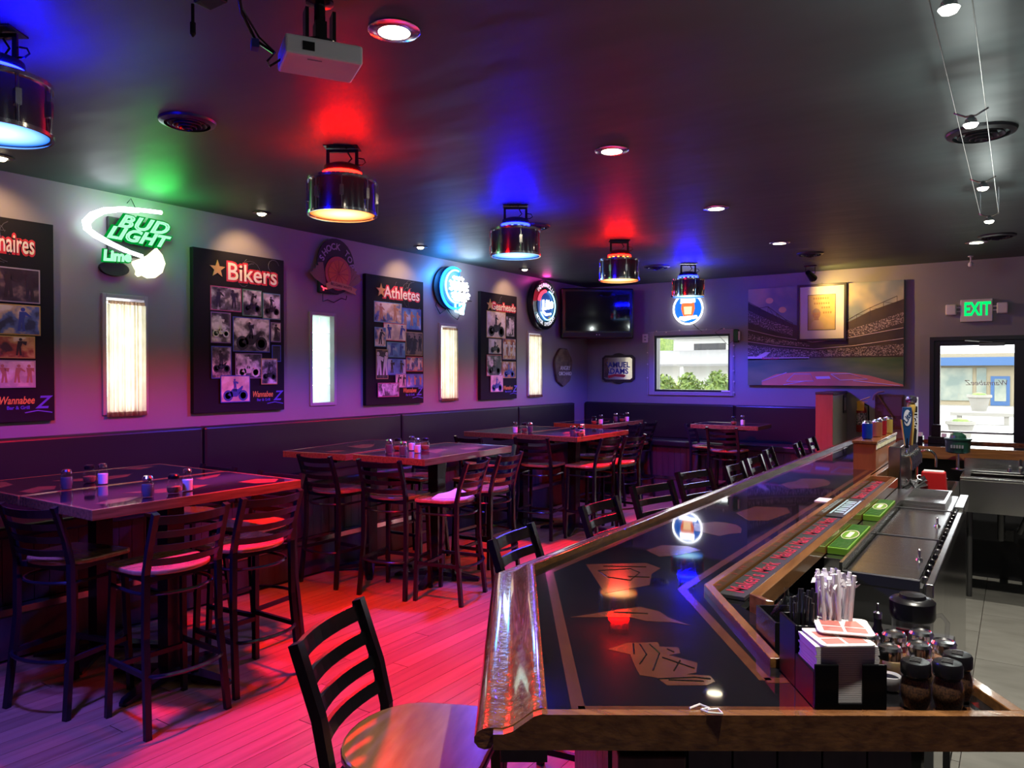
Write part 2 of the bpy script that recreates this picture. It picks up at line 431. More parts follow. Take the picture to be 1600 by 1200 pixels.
M['glassblock'] = clothmat('glass_block', (0.80, 0.97, 0.90))
for k, (a, b) in enumerate(LWIN):
    wn = bpy.data.objects.new('window_%d' % (k + 1), None); C.objects.link(wn); wn.matrix_world = lw((a + b) / 2, zb); struct(wn)
    hw = (b - a) / 2; H = zt - zb
    m = MB().box(-hw, -hw + .03, 0, H, -.19, .018).box(hw - .03, hw, 0, H, -.19, .018).box(-hw + .03, hw - .03, 0, .03, -.19, .018).box(-hw + .03, hw - .03, H - .03, H, -.19, .018)
    m.build('window_frame', M['trim'], wn, bevel=.003)
    if k == 1:
        gw = (2 * hw - .06) / 2; gh = (H - .06) / 5
        gb = MB().box(.003, gw - .003, .003, gh - .003, -.045, -.040).mesh('glass_block', M['glassblock'])
        for i in range(2):
            for j in range(5):
                o = bpy.data.objects.new('glass_block', gb); C.objects.link(o); o.parent = wn; o.location = (-hw + .03 + i * gw, .03 + j * gh, 0)
    else:
        MB().box(-hw + .03, hw - .03, .03, H - .03, -.14, -.134).build('pane', M['glass'], wn)
        # curtain on a rod inside the frame
        nm = ['first curtained window from the left, beside the nearest poster', '', 'window between the athletes and gearheads posters', 'last window before the corner'][k]
        ct = thing('curtain', 'cream curtain hanging in the ' + nm, 'curtain', group='curtains along the left wall', mw=lw((a + b) / 2, zb))
        def sheet(z0, z1, y_out, ww, n=44):
            q = MB(); 
            for t in range(n + 1):
                xx = -ww + 2 * ww * t / n
                dz = .012 * math.sin(t * 1.25 + k) + .006 * math.sin(t * 2.9)
                q.v += [(xx, z0, y_out + dz), (xx, z1, y_out + dz * .6)]
            for t in range(n): q.f.append((2 * t, 2 * t + 2, 2 * t + 3, 2 * t + 1))
            return q
        sheet(.02, H - .075, .032, hw - .022).build('cloth', M['curtain'], ct, smooth=True)
        sheet(H - .075, H - .05, .032, hw - .03).build('header_band', M['curtain_hem'], ct, smooth=True)
        sheet(-.012, .02, .034, hw - .018).build('hem', M['curtain_hem'], ct, smooth=True)
        MB().tube([(-hw + .025, H - .055, .02), (hw - .025, H - .055, .02)], .004, 6).build('rod', M['white_plastic'], ct)

wn = bpy.data.objects.new('window_5', None); C.objects.link(wn); wn.matrix_world = fw(0, 0); struct(wn)
o0, o1, q0, q1 = -4.512, -3.262, 1.40, 2.325
MB().box(o0, fx0, q0, q1, -.005, .03).box(fx1, o1, q0, q1, -.005, .03).box(fx0, fx1, q0, fz0, -.005, .03).box(fx0, fx1, fz1, q1, -.005, .03).build('window_trim', M['trim'], wn, bevel=.004)
MB().box(fx0, fx0 + .03, fz0, fz1, -.12, .0).box(fx1 - .03, fx1, fz0, fz1, -.12, .0).box(fx0 + .03, fx1 - .03, fz0, fz0 + .03, -.12, .0).box(fx0 + .03, fx1 - .03, fz1 - .03, fz1, -.12, .0).build('window_frame', M['frame_black'], wn)
MB().box(fx0 + .03, fx1 - .03, fz0 + .03, fz1 - .03, -.07, -.062).build('pane', M['glass'], wn)
MB().box(-3.42, -3.30, 1.455, 1.475, 0, .045).build('window_latch', M['white_plastic'], wn)

dr = bpy.data.objects.new('door_1', None); C.objects.link(dr); dr.matrix_world = fw(0, 0); struct(dr)
MB().box(dx0, dx0 + .045, 0, dz1, -.1, .02).box(dx1 - .045, dx1, 0, dz1, -.1, .02).box(dx0 + .045, dx1 - .045, dz1 - .045, dz1, -.1, .02).build('door_frame', M['frame_black'], dr)
a0, a1 = dx0 + .044, dx1 - .044
MB().box(a0, -.777, .02, dz1 - .044, -.07, -.02).box(-.04, a1, .02, dz1 - .044, -.07, -.02).box(-.777, -.04, .02, .22, -.07, -.02).box(-.777, -.04, 2.04, dz1 - .044, -.07, -.02).build('door_leaf', M['frame_black'], dr, bevel=.003)
MB().box(-.777, -.04, .22, 2.04, -.05, -.044).build('pane', M['glass'], dr)
MB().box(-.38, -.13, 2.03, 2.07, -.02, .05).build('door_closer', M['steel_dark'], dr, bevel=.004)
MB().tube([(-.25, 2.075, .03), (-.52, 2.10, .06), (-.54, 2.12, .0)], .008, 6).build('closer_arm', M['steel'], dr)
MB().tube([(-.77, 1.02, .0), (-.77, 1.02, .05), (-.05, 1.02, .05), (-.05, 1.02, .0)], .014, 8).build('push_bar', M['steel'], dr)
MB().tube([(-.80, 1.05, -.05), (-.80, 1.05, -.11), (-.80, 1.30, -.11), (-.80, 1.30, -.05)], .012, 8).build('pull_handle', M['steel'], dr)
MB().box(-.99, dx0, 0, dz1 + .03, 0, .02).box(dx0, dx1, dz1, dz1 + .03, 0, .02).build('door_casing', M['wall'], dr)
textobj('glass_lettering', 'WannabeeZ', .085, M['white_plastic'], dr, (-.30, 1.60, -.04), scale=(-1, 1, 1), shear=.3)

# ------------------------------------------------------------------ outdoors, seen through the far window and the door
M['ext_white'] = mat('white_siding', (0.62, 0.62, 0.58), .6)
M['ext_roof'] = mat('pale_roof', (0.16, 0.16, 0.155), .7)
M['ext_dark'] = mat('dark_opening', (0.012, 0.012, 0.012), .4)
M['ext_blue'] = mat('blue_fascia', (0.03, 0.09, 0.22), .5)
M['ext_cream'] = mat('cream_render', (0.26, 0.22, 0.14), .7)
M['ext_glass'] = mat('shop_glass', (0.16, 0.2, 0.18), .1, noise=((.28, .30, .24), (.9, .9, .9), 3, .4, .6))
M['concrete'] = mat('concrete', (0.26, 0.25, 0.22), .8)
M['leaf'] = mat('shrub_leaf', (0.07, 0.13, 0.02), .6, noise=((0.16, 0.22, 0.04), (9, 9, 9), 4, .35, .65))
struct(MB().box(-60, 30, WY + .2, 90, -.35, -.06).build('ground', M['concrete']))
hs = thing('house', 'white clapboard house with pale roof beyond the far window', 'house', (-9.2, 22, -.06))
MB().box(-5, 3.4, 0, 6, 0, 2.15).build('wall', M['ext_white'], hs)
m = MB(); m.hexa([(-5.3, -1.2, 2.0), (3.8, -1.2, 2.0), (3.8, .4, 2.45), (-5.3, .4, 2.45)], [(-5.3, -1.2, 2.06), (3.8, -1.2, 2.06), (3.8, .4, 2.51), (-5.3, .4, 2.51)])
m.build('porch_roof', M['ext_roof'], hs)
MB().box(0, 4.2, .9, 5.5, 2.36, 4.4).build('upper_wall', M['ext_white'], hs)
MB().box(.69, 1.70, .86, .91, 2.39, 2.73).build('upper_window', M['ext_dark'], hs)
MB().box(-.2, 4.4, .5, 6, 2.9, 2.97).build('roof', M['ext_roof'], hs)
for xx in (-.4, 1.0, 2.6): MB().box(xx, xx + .1, -1.1, -1.0, 0, 2.0).build('porch_post', M['ext_white'], hs)
for xx in (-.1, .5): MB().box(xx, xx + .35, -.02, .0, .9, 1.7).build('window_pane', M['ext_glass'], hs)
def shrub(loc, r, h, label, seed, name='shrub', cat='shrub'):
    rnd = random.Random(seed)
    t = thing(name, label, cat, loc, group='shrubs outside the far window')
    q = MB()
    for i in range(1100):
        a = rnd.uniform(0, 2 * PI); u = rnd.uniform(-.6, 1); rr = r * math.sqrt(max(0, 1 - u * u)) * rnd.uniform(.75, 1.08)
        c = Vector((rr * math.cos(a), rr * math.sin(a) * .8, h * .55 + u * h * .45 * rnd.uniform(.85, 1.06)))
        d1 = Vector((rnd.uniform(-1, 1), rnd.uniform(-1, 1), rnd.uniform(-1, 1))).normalized() * .05
        d2 = Vector((rnd.uniform(-1, 1), rnd.uniform(-1, 1), rnd.uniform(-1, 1))).normalized() * .035
        n = len(q.v); q.v += [tuple(c - d1), tuple(c + d2), tuple(c + d1), tuple(c - d2)]; q.f.append((n, n + 1, n + 2, n + 3))
    q.build('foliage', M['leaf'], t)
    MB().lathe([(r * .5, h * .25), (r * .82, h * .5), (r * .75, h * .75), (r * .3, h * .9), (0, h * .93)], 12).build('core', M['leaf'], t)
    MB().lathe([(.05, 0), (.04, h * .4)], 7).build('stem', M['panel'], t)
shrub((-6.45, 15.5, -.06), .42, 1.74, 'leftmost of three clipped green shrubs outside the far window', 1)
shrub((-5.82, 15.3, -.06), .40, 1.76, 'middle of three clipped green shrubs outside the far window', 2)
shrub((-5.15, 15.2, -.06), .42, 1.80, 'rightmost and fullest of three green shrubs outside the far window', 3)
shrub((-14.2, 31, -.06), 2.6, 5.5, 'pale green tree rising behind the white house', 4, 'tree', 'tree')

sh = thing('shop_building', 'cream shopfront with blue fascia band across the street', 'building', (-3.0, 50, -.3))
MB().box(-8, 9, 0, 6, 0, 2.5).box(-8, 9, 0, 6, 2.97, 3.2).build('wall', M['ext_cream'], sh)
MB().box(-8, 9, -.6, .05, 2.5, 2.97).build('fascia_band', M['ext_blue'], sh)
MB().box(-.73, .84, -.06, .0, .5, 2.38).build('shop_window', M['ext_glass'], sh)
MB().box(1.04, 1.51, -.06, .0, .5, 2.38).build('shop_window', M['ext_glass'], sh)
sd = MB().box(1.72, 2.62, -.08, .0, .25, 1.9).build('shop_door', M['ext_blue'], sh)
MB().box(1.9, 2.45, -.1, -.08, .5, 1.75).build('pane', M['ext_glass'], sd)
def planter(loc, s, label):
    t = thing('planter', label, 'planter', loc, group='street planters')
    MB().lathe([(.24 * s, 0), (.36 * s, .5 * s), (.42 * s, .52 * s), (.42 * s, .62 * s), (.36 * s, .62 * s), (.34 * s, .5 * s), (0, .5 * s)], 16).build('pot', M['concrete'], t, smooth=True)
    MB().lathe([(.3 * s, .55 * s), (.2 * s, .68 * s), (0, .72 * s)], 10).build('plants', M['leaf'], t, smooth=True)
planter((-1.55, 42.5, -.06), 1.25, 'grey tub planter in front of the blue shop door')
planter((-1.25, 23.0, -.06), .85, 'pale tub planter nearest to the glass door outside')
st = thing('street_bench', 'low pale concrete bench on the pavement outside the glass door', 'bench', (-1.0, 31, -.06))
MB().box(-1, .9, -.25, .25, .3, .42).build('seat', M['concrete'], st)
for xx in (-.8, .6): MB().box(xx, xx + .15, -.2, .2, 0, .3).build('leg', M['concrete'], st)
# ------------------------------------------------------------------ ceiling fixtures
def drum_lamp(y, colour, label):
    red = colour == 'red'
    t = thing('drum_lamp', label, 'lamp', (-3.32, y, WZ), R(34), group='chrome drum lamps hanging in a row')
    MB().box(-.10, .10, -.06, .06, -.006, 0).build('ceiling_plate', M['black_metal'], t)
    MB().tube([(-.085, 0, -.20), (-.085, 0, -.02), (.085, 0, -.02), (.085, 0, -.20)], .01, 4, sq=(.012, .006)).build('bracket', M['black_metal'], t)
    MB().tube([(.02, .01, -.01), (.05, .02, -.06), (.01, .03, -.10), (.06, .03, -.125)], .005, 6).build('cable', M['black_metal'], t, smooth=True)
    MB().tube([(.095, .01, -.06), (.125, .01, -.065), (.135, .01, -.085), (.115, .01, -.10), (.09, .01, -.10)], .004, 6).build('safety_loop', M['red_led'] if False else M['black_metal'], t, smooth=True)
    MB().lathe([(.07, -.10), (.105, -.115), (.110, -.17), (.110, -.172)], 28).build('can_body', M['black_metal'], t, smooth=True)
    MB().lathe([(.105, -.172), (.105, -.19)], 28).build('can_neck', M['black_metal'], t, smooth=True)
    led = MB()
    for i in range(14):
        a = 2 * PI * i / 14
        led.box(.113 * math.cos(a) - .009, .113 * math.cos(a) + .009, .113 * math.sin(a) - .009, .113 * math.sin(a) + .009, -.186, -.172)
    led.build('led_ring', M['red_led' if red else 'blue_led'], t)
    shell = MB().lathe([(.085, -.19), (.19, -.192), (.194, -.20), (.194, -.395), (.186, -.395), (.186, -.205), (.085, -.20)], 40)
    sh_ = shell.build('drum_shell', M['chrome_dark'], t, smooth=True)
    for z in (-.20, -.395):
        MB().lathe([(.193, z - .008), (.202, z - .008), (.202, z + .008), (.193, z + .008), (.193, z - .008)], 40).build('hoop', M['chrome'], t, smooth=True)
    for i in range(8):
        a = 2 * PI * i / 8 + .2
        q = MB().box(-.011, .011, -.001, .016, -.325, -.265).tube([(0, .012, -.205), (0, .012, -.39)], .0035, 6)
        o = q.build('lug', M['chrome'], t); o.location = (.192 * math.cos(a), .192 * math.sin(a), 0); o.rotation_euler = (0, 0, a - PI / 2)
    MB().lathe([(0, -.386), (.12, -.388), (.187, -.392)], 36).build('lens', M['red_e' if red else 'blue_e'], t, smooth=True)
    light('drum_spot', 'SPOT', (0, 0, -.41), RED_W if red else BLUE_W, RED if red else BLUE, t, size=150, blend=.3, radius=.10)
    light('drum_beam', 'SPOT', (0, 0, -.42), RED_BEAM if red else BLUE_BEAM, RED if red else BLUE, t, size=70, blend=.5, radius=.09)
    MB().lathe([(.1135, -.168), (.1135, -.150), (.1105, -.150), (.1105, -.168), (.1135, -.168)], 32).build('led_band', M['red_ring' if red else 'blue_ring'], t)
    return t
drum_lamp(1.30, 'blue', 'blue drum lamp cut by the left edge of the picture')
drum_lamp(3.12, 'red', 'largest red drum lamp, hanging below the projector')
drum_lamp(4.96, 'blue', 'blue drum lamp between the two red drum lamps')
drum_lamp(6.83, 'red', 'farther red drum lamp in front of the television')
drum_lamp(8.72, 'blue', 'farthest blue drum lamp, just above the beer glass neon')

def downlight(x, y, label, r=.10, watt=DOWN_W):
    t = thing('downlight', label, 'light', (x, y, WZ), group='recessed downlights')
    MB().lathe([(r * .62, -.001), (r, -.001), (r * 1.02, -.006), (r * .95, -.010), (r * .62, -.012), (r * .62, -.001)], 32).build('trim_ring', M['chrome'], t, smooth=True)
    MB().lathe([(0, -.004), (r * .5, -.006), (r * .62, -.008)], 28).build('bulb', M['warm_e'], t, smooth=True)
    light('down_spot', 'SPOT', (0, 0, -.03), watt, (1, .9, .78), t, size=110, blend=.5, radius=.05)
for y, l in ((2.17, 'large lit recessed downlight beside the projector'), (4.05, 'second recessed downlight from the projector, over the bar stools'), (5.92, 'third recessed downlight from the projector in the middle of the ceiling'), (7.84, 'fourth recessed downlight, left of the small track spotlight')):
    downlight(-2.02, y, l, .10, {2.17: 6.0, 4.05: 20.0, 5.92: 28.0, 7.84: 30.0}[y])
downlight(-.36, 8.92, 'dim recessed downlight above the glass door', .10, 8)
def eyeball(y, label):
    t = thing('wall_washer', label, 'light', (-5.2, y, WZ), group='small wall washer lights')
    MB().lathe([(.045, -.001), (.075, -.001), (.075, -.006), (.045, -.012), (.045, -.001)], 22).build('trim_ring', M['black_metal'], t, smooth=True)
    MB().lathe([(0, -.03), (.025, -.024), (.04, -.004)], 18).build('bulb', M['warm_e'], t, smooth=True)
    p = Vector((-5.2, y, WZ - .05)); l = light('wash_spot', 'SPOT', (0, 0, -.05), EYE_W, (1, .60, .27), t, size=95, blend=.8, radius=.03)
    l.rotation_euler = aim(p, (WX, y + .08, 2.55))
eyeball(2.07, 'wall washer light at the left edge, above the nearest poster')
eyeball(3.99, 'wall washer light above the bikers poster')
eyeball(5.98, 'wall washer light above the athletes poster')
eyeball(7.98, 'wall washer light above the gearheads poster')

M['vent'] = mat('vent_dark_grey', (0.045, 0.045, 0.05), .35, metal=.3)
def vent(x, y, label, r=.15):
    t = thing('ceiling_vent', label, 'vent', (x, y, WZ), group='round ceiling vents')
    MB().lathe([(r * .95, 0), (r * 1.15, 0), (r * 1.12, -.012), (r * .92, -.022), (r * .95, 0)], 32).build('flange', M['vent'], t, smooth=True)
    for k, rr in enumerate((.78, .58, .38, .2)):
        MB().lathe([(r * (rr - .1), -.001), (r * rr, -.02 - .008 * k), (r * (rr - .02), -.022 - .008 * k), (r * (rr - .13), -.001), (r * (rr - .1), -.001)], 28).build('ring', M['vent'], t, smooth=True)
vent(-3.65, 2.334, 'round slotted ceiling vent nearest the green neon glow', .125)
vent(-3.63, 5.727, 'round ceiling vent half hidden behind the middle blue drum lamp', .125)
vent(-3.72, 8.71, 'round ceiling vent left of the farthest blue drum lamp', .14)
vent(-1.92, 8.73, 'round ceiling vent above the small black spotlight', .125)
vent(-.18, 4.90, 'large round ceiling vent behind the wire track lights', .15)
vent(-.18, 8.62, 'round ceiling vent beyond the wire track lights', .14)

tk = thing('wire_track_light', 'two taut ceiling wires carrying small halogen spot heads', 'track light', (-.18, 4.5, 2.85))
for xx in (-.055, .055):
    MB().tube([(xx, -4.5, 0), (xx, 1.9, 0)], .0022, 6).build('wire', M['steel'], tk)
for yy in (-4.5, 1.9):
    for xx in (-.055, .055):
        MB().tube([(xx, yy, 0), (xx, yy, WZ - 2.85)], .004, 6).build('post', M['chrome'], tk)
HEADS = (1.35, 2.6, 3.85, 5.2, 6.35)
for yy in HEADS:
    hd = MB().tube([(-.065, yy - 4.5, .005), (-.02, yy - 4.5, -.02), (.02, yy - 4.5, -.02), (.065, yy - 4.5, .005)], .004, 6).lathe([(.006, .0), (.022, -.02), (.026, -.045)], 14, 0, yy - 4.5, -.015).build('spot_head', M['chrome'], tk, smooth=True)
    MB().lathe([(0, -.074), (.022, -.068), (.030, -.056)], 12, 0, yy - 4.5).build('bulb', M['cool_e'], hd)
    light('track_spot', 'SPOT', (0, yy - 4.5, -.075), TRACK_W, (1, .93, .80), tk, size=96 if yy > 2 else 84, blend=.6, radius=.02)
    light('track_spill', 'POINT', (0, yy - 4.5, -.085), 7.0, (.88, 1, .95), tk, radius=.02)

sp = thing('spotlight', 'small black track spotlight aimed at the baseball picture', 'spotlight', (-2.13, 9.71, WZ))
MB().box(-.07, .07, -.03, .03, -.015, 0).build('base', M['black_metal'], sp)
MB().tube([(-.055, 0, -.015), (-.055, 0, -.10), (.055, 0, -.10), (.055, 0, -.015)], .004, 6).build('yoke', M['black_metal'], sp)
hd = MB().lathe([(.03, -.07), (.04, 0), (.05, .08), (.045, .085), (0, .07)], 18).build('head', M['black_metal'], sp, smooth=True)
hd.location = (0, 0, -.12); hd.rotation_euler = aim((-2.13, 9.71, 2.92), (-1.95, 10.3, 2.6)); hd.rotation_euler.rotate_axis('X', PI)
l = light('picture_spot', 'SPOT', (0, .05, -.21), 62, (1, .62, .16), sp, size=140, blend=.9, radius=.02)
l.rotation_euler = aim((-2.13, 9.76, 2.83), (-1.45, 10.3, 2.72))

cm = thing('security_camera', 'tiny dome security camera above the exit sign', 'camera', (-.455, 9.95, WZ))
MB().lathe([(.03, 0), (.03, -.01), (.008, -.012), (.008, -.07)], 12).build('mount', M['white_plastic'], cm)
MB().lathe([(0, -.065), (.025, -.075), (.03, -.10), (.02, -.12), (0, -.125)], 14).build('housing', M['white_plastic'], cm, smooth=True)

pj = thing('projector', 'white ceiling projector on a black mount with trailing cables', 'projector', (-2.09, 1.857, 2.80), R(58.7))
MB().box(-.134, .134, -.095, .095, 0, .068).build('body', M['white_plastic'], pj, bevel=.008)
MB().box(-.075, -.035, -.099, -.094, .018, .048).build('front_window', M['black_metal'], pj)
MB().lathe([(.022, 0), (.026, .02), (.0, .02)], 16, .09, 0, .068).build('knob', M['white_plastic'], pj)
MB().box(-.055, -.005, -.07, -.063, -.002, .001).build('label_plate', mat('grey_label', (.3, .28, .3), .5), pj)
m = MB().lathe([(.05, .24), (.05, .232), (.02, .225), (.02, .10), (.06, .09), (.06, .075)], 14)
m.box(-.05, .05, -.012, .012, .068, .08); m.box(-.02, .02, -.03, .03, .10, .16)
m.build('ceiling_mount', M['black_metal'], pj)
for xx in (-.055, .04): MB().box(xx, xx + .012, -.03, .03, .075, .20).build('mount_arm', M['black_metal'], pj)
MB().tube([(-.16, -.02, .02), (-.22, .00, .06), (-.27, -.06, .12), (-.30, -.16, .2), (-.33, -.3, .235)], .006, 6).build('cable', M['black_metal'], pj, smooth=True)
MB().tube([(-.13, .02, .02), (-.17, .03, -.01), (-.18, .01, .0), (-.155, .0, .03), (-.21, -.01, .07), (-.28, -.08, .14), (-.31, -.2, .235)], .004, 6).build('cable', M['black_metal'], pj, smooth=True)
MB().box(-.235, -.21, -.02, .02, .03, .06).build('cable_tie', mat('blue_tape', (.02, .02, .25), .5), pj)
jb = thing('ceiling_socket', 'black ceiling socket with hanging plug at the top edge', 'socket', (-2.36, 1.60, WZ))
MB().box(-.05, .05, -.035, .035, -.035, 0).build('box', M['black_metal'], jb, bevel=.004)
MB().lathe([(.006, -.035), (.006, -.10), (.01, -.10), (.01, -.14), (.003, -.15)], 8, -.06, -.03).build('hanging_plug', M['black_metal'], jb)

# ------------------------------------------------------------------ posters on the left wall
PC = dict(pink=(.45, .08, .2), green=(.08, .25, .15), teal=(.1, .25, .3), violet=(.25, .15, .35), blue=(.05, .08, .5), orange=(.6, .35, .12), cyan=(.12, .35, .55), red=(.5, .05, .08), tan=(.45, .33, .15), gold=(.55, .38, .1), grey=(.4, .38, .4), black=(.02, .02, .02), dark=(.05, .04, .1))
PM = {k: mat('border_' + k, v, .5) for k, v in PC.items()}
PR = {'bw': printmat('print_mono', [(.02, .02, .02), (.10, .09, .10), (.45, .42, .46), (.8, .76, .82)], 10),
      'sport': printmat('print_sport', [(.03, .04, .10), (.10, .16, .40), (.55, .42, .30), (.75, .72, .68)], 8),
      'blue': printmat('print_blue', [(.04, .08, .30), (.10, .25, .60), (.55, .62, .75)], 5),
      'warm': printmat('print_warm', [(.05, .02, .03), (.35, .08, .05), (.60, .35, .15), (.8, .7, .55)], 8),
      'dark': printmat('print_dark', [(.008, .008, .012), (.03, .025, .04), (.25, .18, .14)], 8),
      'pale': printmat('print_pale', [(.45, .40, .38), (.65, .58, .5), (.78, .75, .75)], 10)}
FIG = [mat('figure_dark', (.015, .013, .02), .5), mat('figure_skin', (.42, .22, .13), .5), mat('figure_red', (.45, .04, .04), .5), mat('figure_white', (.7, .68, .7), .5), mat('figure_blue', (.04, .07, .35), .5)]
M['star'] = mat('gold_star', (.62, .36, .10), .4)
M['title'] = mat('title_cream', (.85, .78, .68), .5)
M['title_glow'] = mat('title_red', (.62, .03, .05), .5)
M['logo_o'] = mat('logo_orange', (.75, .38, .06), .5)
M['logo_b'] = mat('logo_blue', (.10, .08, .65), .5)
M['swirl'] = mat('poster_swirl', (.07, .065, .10), .5)
def figure(q, cx, cy, h, rnd):
    lean = rnd.uniform(-.12, .12) * h
    q.disc(cx + lean, cy + h * .42, h * .085, .0, .0012, 9)
    q.prism([(cx - h * .13 + lean, cy + h * .33), (cx + h * .13 + lean, cy + h * .33), (cx + h * .10, cy), (cx + h * .14, cy - h * .45), (cx + h * .04, cy - h * .45), (cx, cy - h * .08), (cx - h * .06, cy - h * .45), (cx - h * .15, cy - h * .45), (cx - h * .10, cy)], 0, .001)
    q.prism([(cx + h * .12 + lean, cy + h * .32), (cx + h * .32 + lean, cy + h * (.1 + rnd.uniform(0, .35))), (cx + h * .28 + lean, cy + h * .1), (cx + h * .10 + lean, cy + h * .2)], 0, .001)
def machine(q, cx, cy, w):
    for s in (-1, 1):
        q.lathe([(w * .19, .0), (w * .19, .001), (w * .12, .001), (w * .12, 0)], 14, cx + s * w * .30, cy - w * .12)
    q.prism([(cx - w * .32, cy - w * .10), (cx - w * .12, cy + w * .12), (cx + w * .10, cy + w * .10), (cx + w * .26, cy + w * .22), (cx + w * .30, cy + w * .19), (cx + w * .22, cy + w * .02), (cx + w * .05, cy - w * .16), (cx - w * .15, cy - w * .16)], 0, .001)
def poster(y0, y1, title, photos, label, seed, tsize, kind, talign=.56, tsx=1.0):
    rnd = random.Random(seed)
    Wd, Ht, z0, D = y1 - y0, 1.345, 1.383, .045
    t = thing('poster', label, 'poster', group='collage posters along the left wall', mw=lw((y0 + y1) / 2, z0, .002))
    MB().box(-Wd / 2, Wd / 2, 0, Ht, 0, D).build('canvas', M['canvas'], t, bevel=.003)
    fxy = lambda a, b: (-Wd / 2 + a * Wd, Ht - b * Ht)
    q = MB()
    for i in range(9):
        a = rnd.uniform(.45, .92); b = rnd.uniform(.04, .22); r_ = rnd.uniform(.05, .11)
        cx, cy = fxy(a, b); q.tube(arc(cx, cy, min(r_, Wd / 2 - abs(cx) - .01, Ht - cy - .01), rnd.uniform(0, 180), rnd.uniform(200, 340), 9, z=D), .0022, 4)
    q.build('swirl_pattern', M['swirl'], t)
    cx, cy = fxy(talign, .125)
    b1 = textobj('title_backing', title, tsize, M['title_glow'], t, (cx, cy, D + .001), (0, 0, 0), offset=.017, ext=.0006, scale=(tsx, 1, 1))
    textobj('title', title, tsize, M['title'], t, (cx, cy, D + .0025), (0, 0, 0), offset=.002, ext=.0008, scale=(tsx, 1, 1))
    sx, sy = fxy(.245 if kind != 'cash' else .06, .115)
    MB().prism([(sx + (.075 if i % 2 == 0 else .031) * math.sin(i * PI / 5), sy + (.075 if i % 2 == 0 else .031) * math.cos(i * PI / 5)) for i in range(10)], D, D + .006).build('star', M['star'], t)
    for k, (a0, b0, a1, b1, col, pr, fg) in enumerate(photos):
        xa, ya = fxy(a0, b1); xb, yb = fxy(a1, b0); zz = D + .0015 * (k + 1)
        ph = MB().box(0, xb - xa, 0, yb - ya, 0, .0014).build('photo', PM[col], t, loc=(xa, ya, zz))
        w_, h_ = xb - xa, yb - ya
        MB().box(.008, w_ - .008, .008, h_ - .008, .0014, .0024).build('picture', PR[pr], ph)
        if fg:
            n = rnd.choice((1, 1, 2)) if h_ > w_ else rnd.choice((2, 3)); qs = []
            if fg == 'm':
                q = MB(); machine(q, w_ * .5, h_ * .38, min(w_, h_ * 1.3) * .85); figure(q, w_ * .48, h_ * .62, h_ * .5, rnd); qs.append(q)
            else:
                for i in range(n):
                    q = MB(); figure(q, w_ * (i + .5) / n, h_ * .5, h_ * .82 if n < 3 else h_ * .7, rnd); qs.append(q)
            fm = FIG[rnd.choice((0, 0, 1, 2, 3, 4)) if pr in ('sport', 'blue', 'warm', 'pale') else rnd.choice((0, 0, 3))]
            for q in qs:
                q.v = [(min(max(a, .01), w_ - .01), min(max(b, .01), h_ - .01), c + .0026) for a, b, c in q.v]     # inside the picture
                q.build('figure', fm, ph)
    lx, ly = fxy(.77, .90)
    textobj('logo_lettering', 'Wannabee', .062, M['logo_o'], t, (lx - .03, ly + .008, D + .003), shear=.25, scale=(.8, 1.15, 1), offset=.001)
    textobj('logo_letter_z', 'Z', .12, M['logo_b'], t, (lx + .125, ly - .01, D + .003), shear=.35, offset=.002)
    textobj('logo_small_lettering', 'Bar & Grill', .032, M['logo_b'], t, (lx - .02, ly - .04, D + .003), offset=.0005)
    MB().tube([(lx + .02, ly - .075, D + .001), (lx + .10, ly - .062, D + .001), (lx + .19, ly - .078, D + .001)], .004, 5).build('logo_underline', M['logo_b'], t)
poster(1.605, 2.51, 'Millionaires', [(.02, .22, .30, .40, 'gold', 'pale', 'p'), (.30, .22, .60, .41, 'gold', 'pale', 'p'), (.62, .24, .90, .41, 'grey', 'dark', 'p'), (.05, .42, .36, .57, 'grey', 'warm', 'p'), (.38, .42, .90, .57, 'gold', 'sport', 'p'), (.08, .58, .40, .68, 'pink', 'warm', 'p'), (.42, .575, .86, .685, 'gold', 'warm', 'p'), (.05, .70, .28, .84, 'green', 'pale', 'p'), (.28, .67, .57, .82, 'dark', 'bw', 'p'), (.61, .695, .86, .83, 'grey', 'pale', 'p')],
       'black collage poster with red heading ending in aires, cut by the left edge', 11, .175, 'cash', .635, .52)
poster(3.56, 4.46, 'Bikers', [(.17, .22, .50, .37, 'pink', 'bw', 'p'), (.51, .22, .73, .39, 'green', 'bw', 'm'), (.74, .23, .95, .40, 'teal', 'bw', 'm'), (.17, .38, .38, .57, 'violet', 'bw', 'm'), (.40, .40, .82, .62, 'blue', 'bw', 'm'), (.83, .42, .95, .55, 'violet', 'bw', 'p'), (.84, .57, .95, .68, 'blue', 'dark', 'p'), (.17, .59, .38, .79, 'blue', 'bw', 'm'), (.42, .63, .72, .79, 'violet', 'bw', 'm'), (.71, .66, .90, .83, 'orange', 'bw', 'm'), (.26, .77, .58, .94, 'blue', 'pale', 'm')],
       'black collage poster headed Bikers with gold star and motorcycle photos', 12, .205, 'bike', .63)
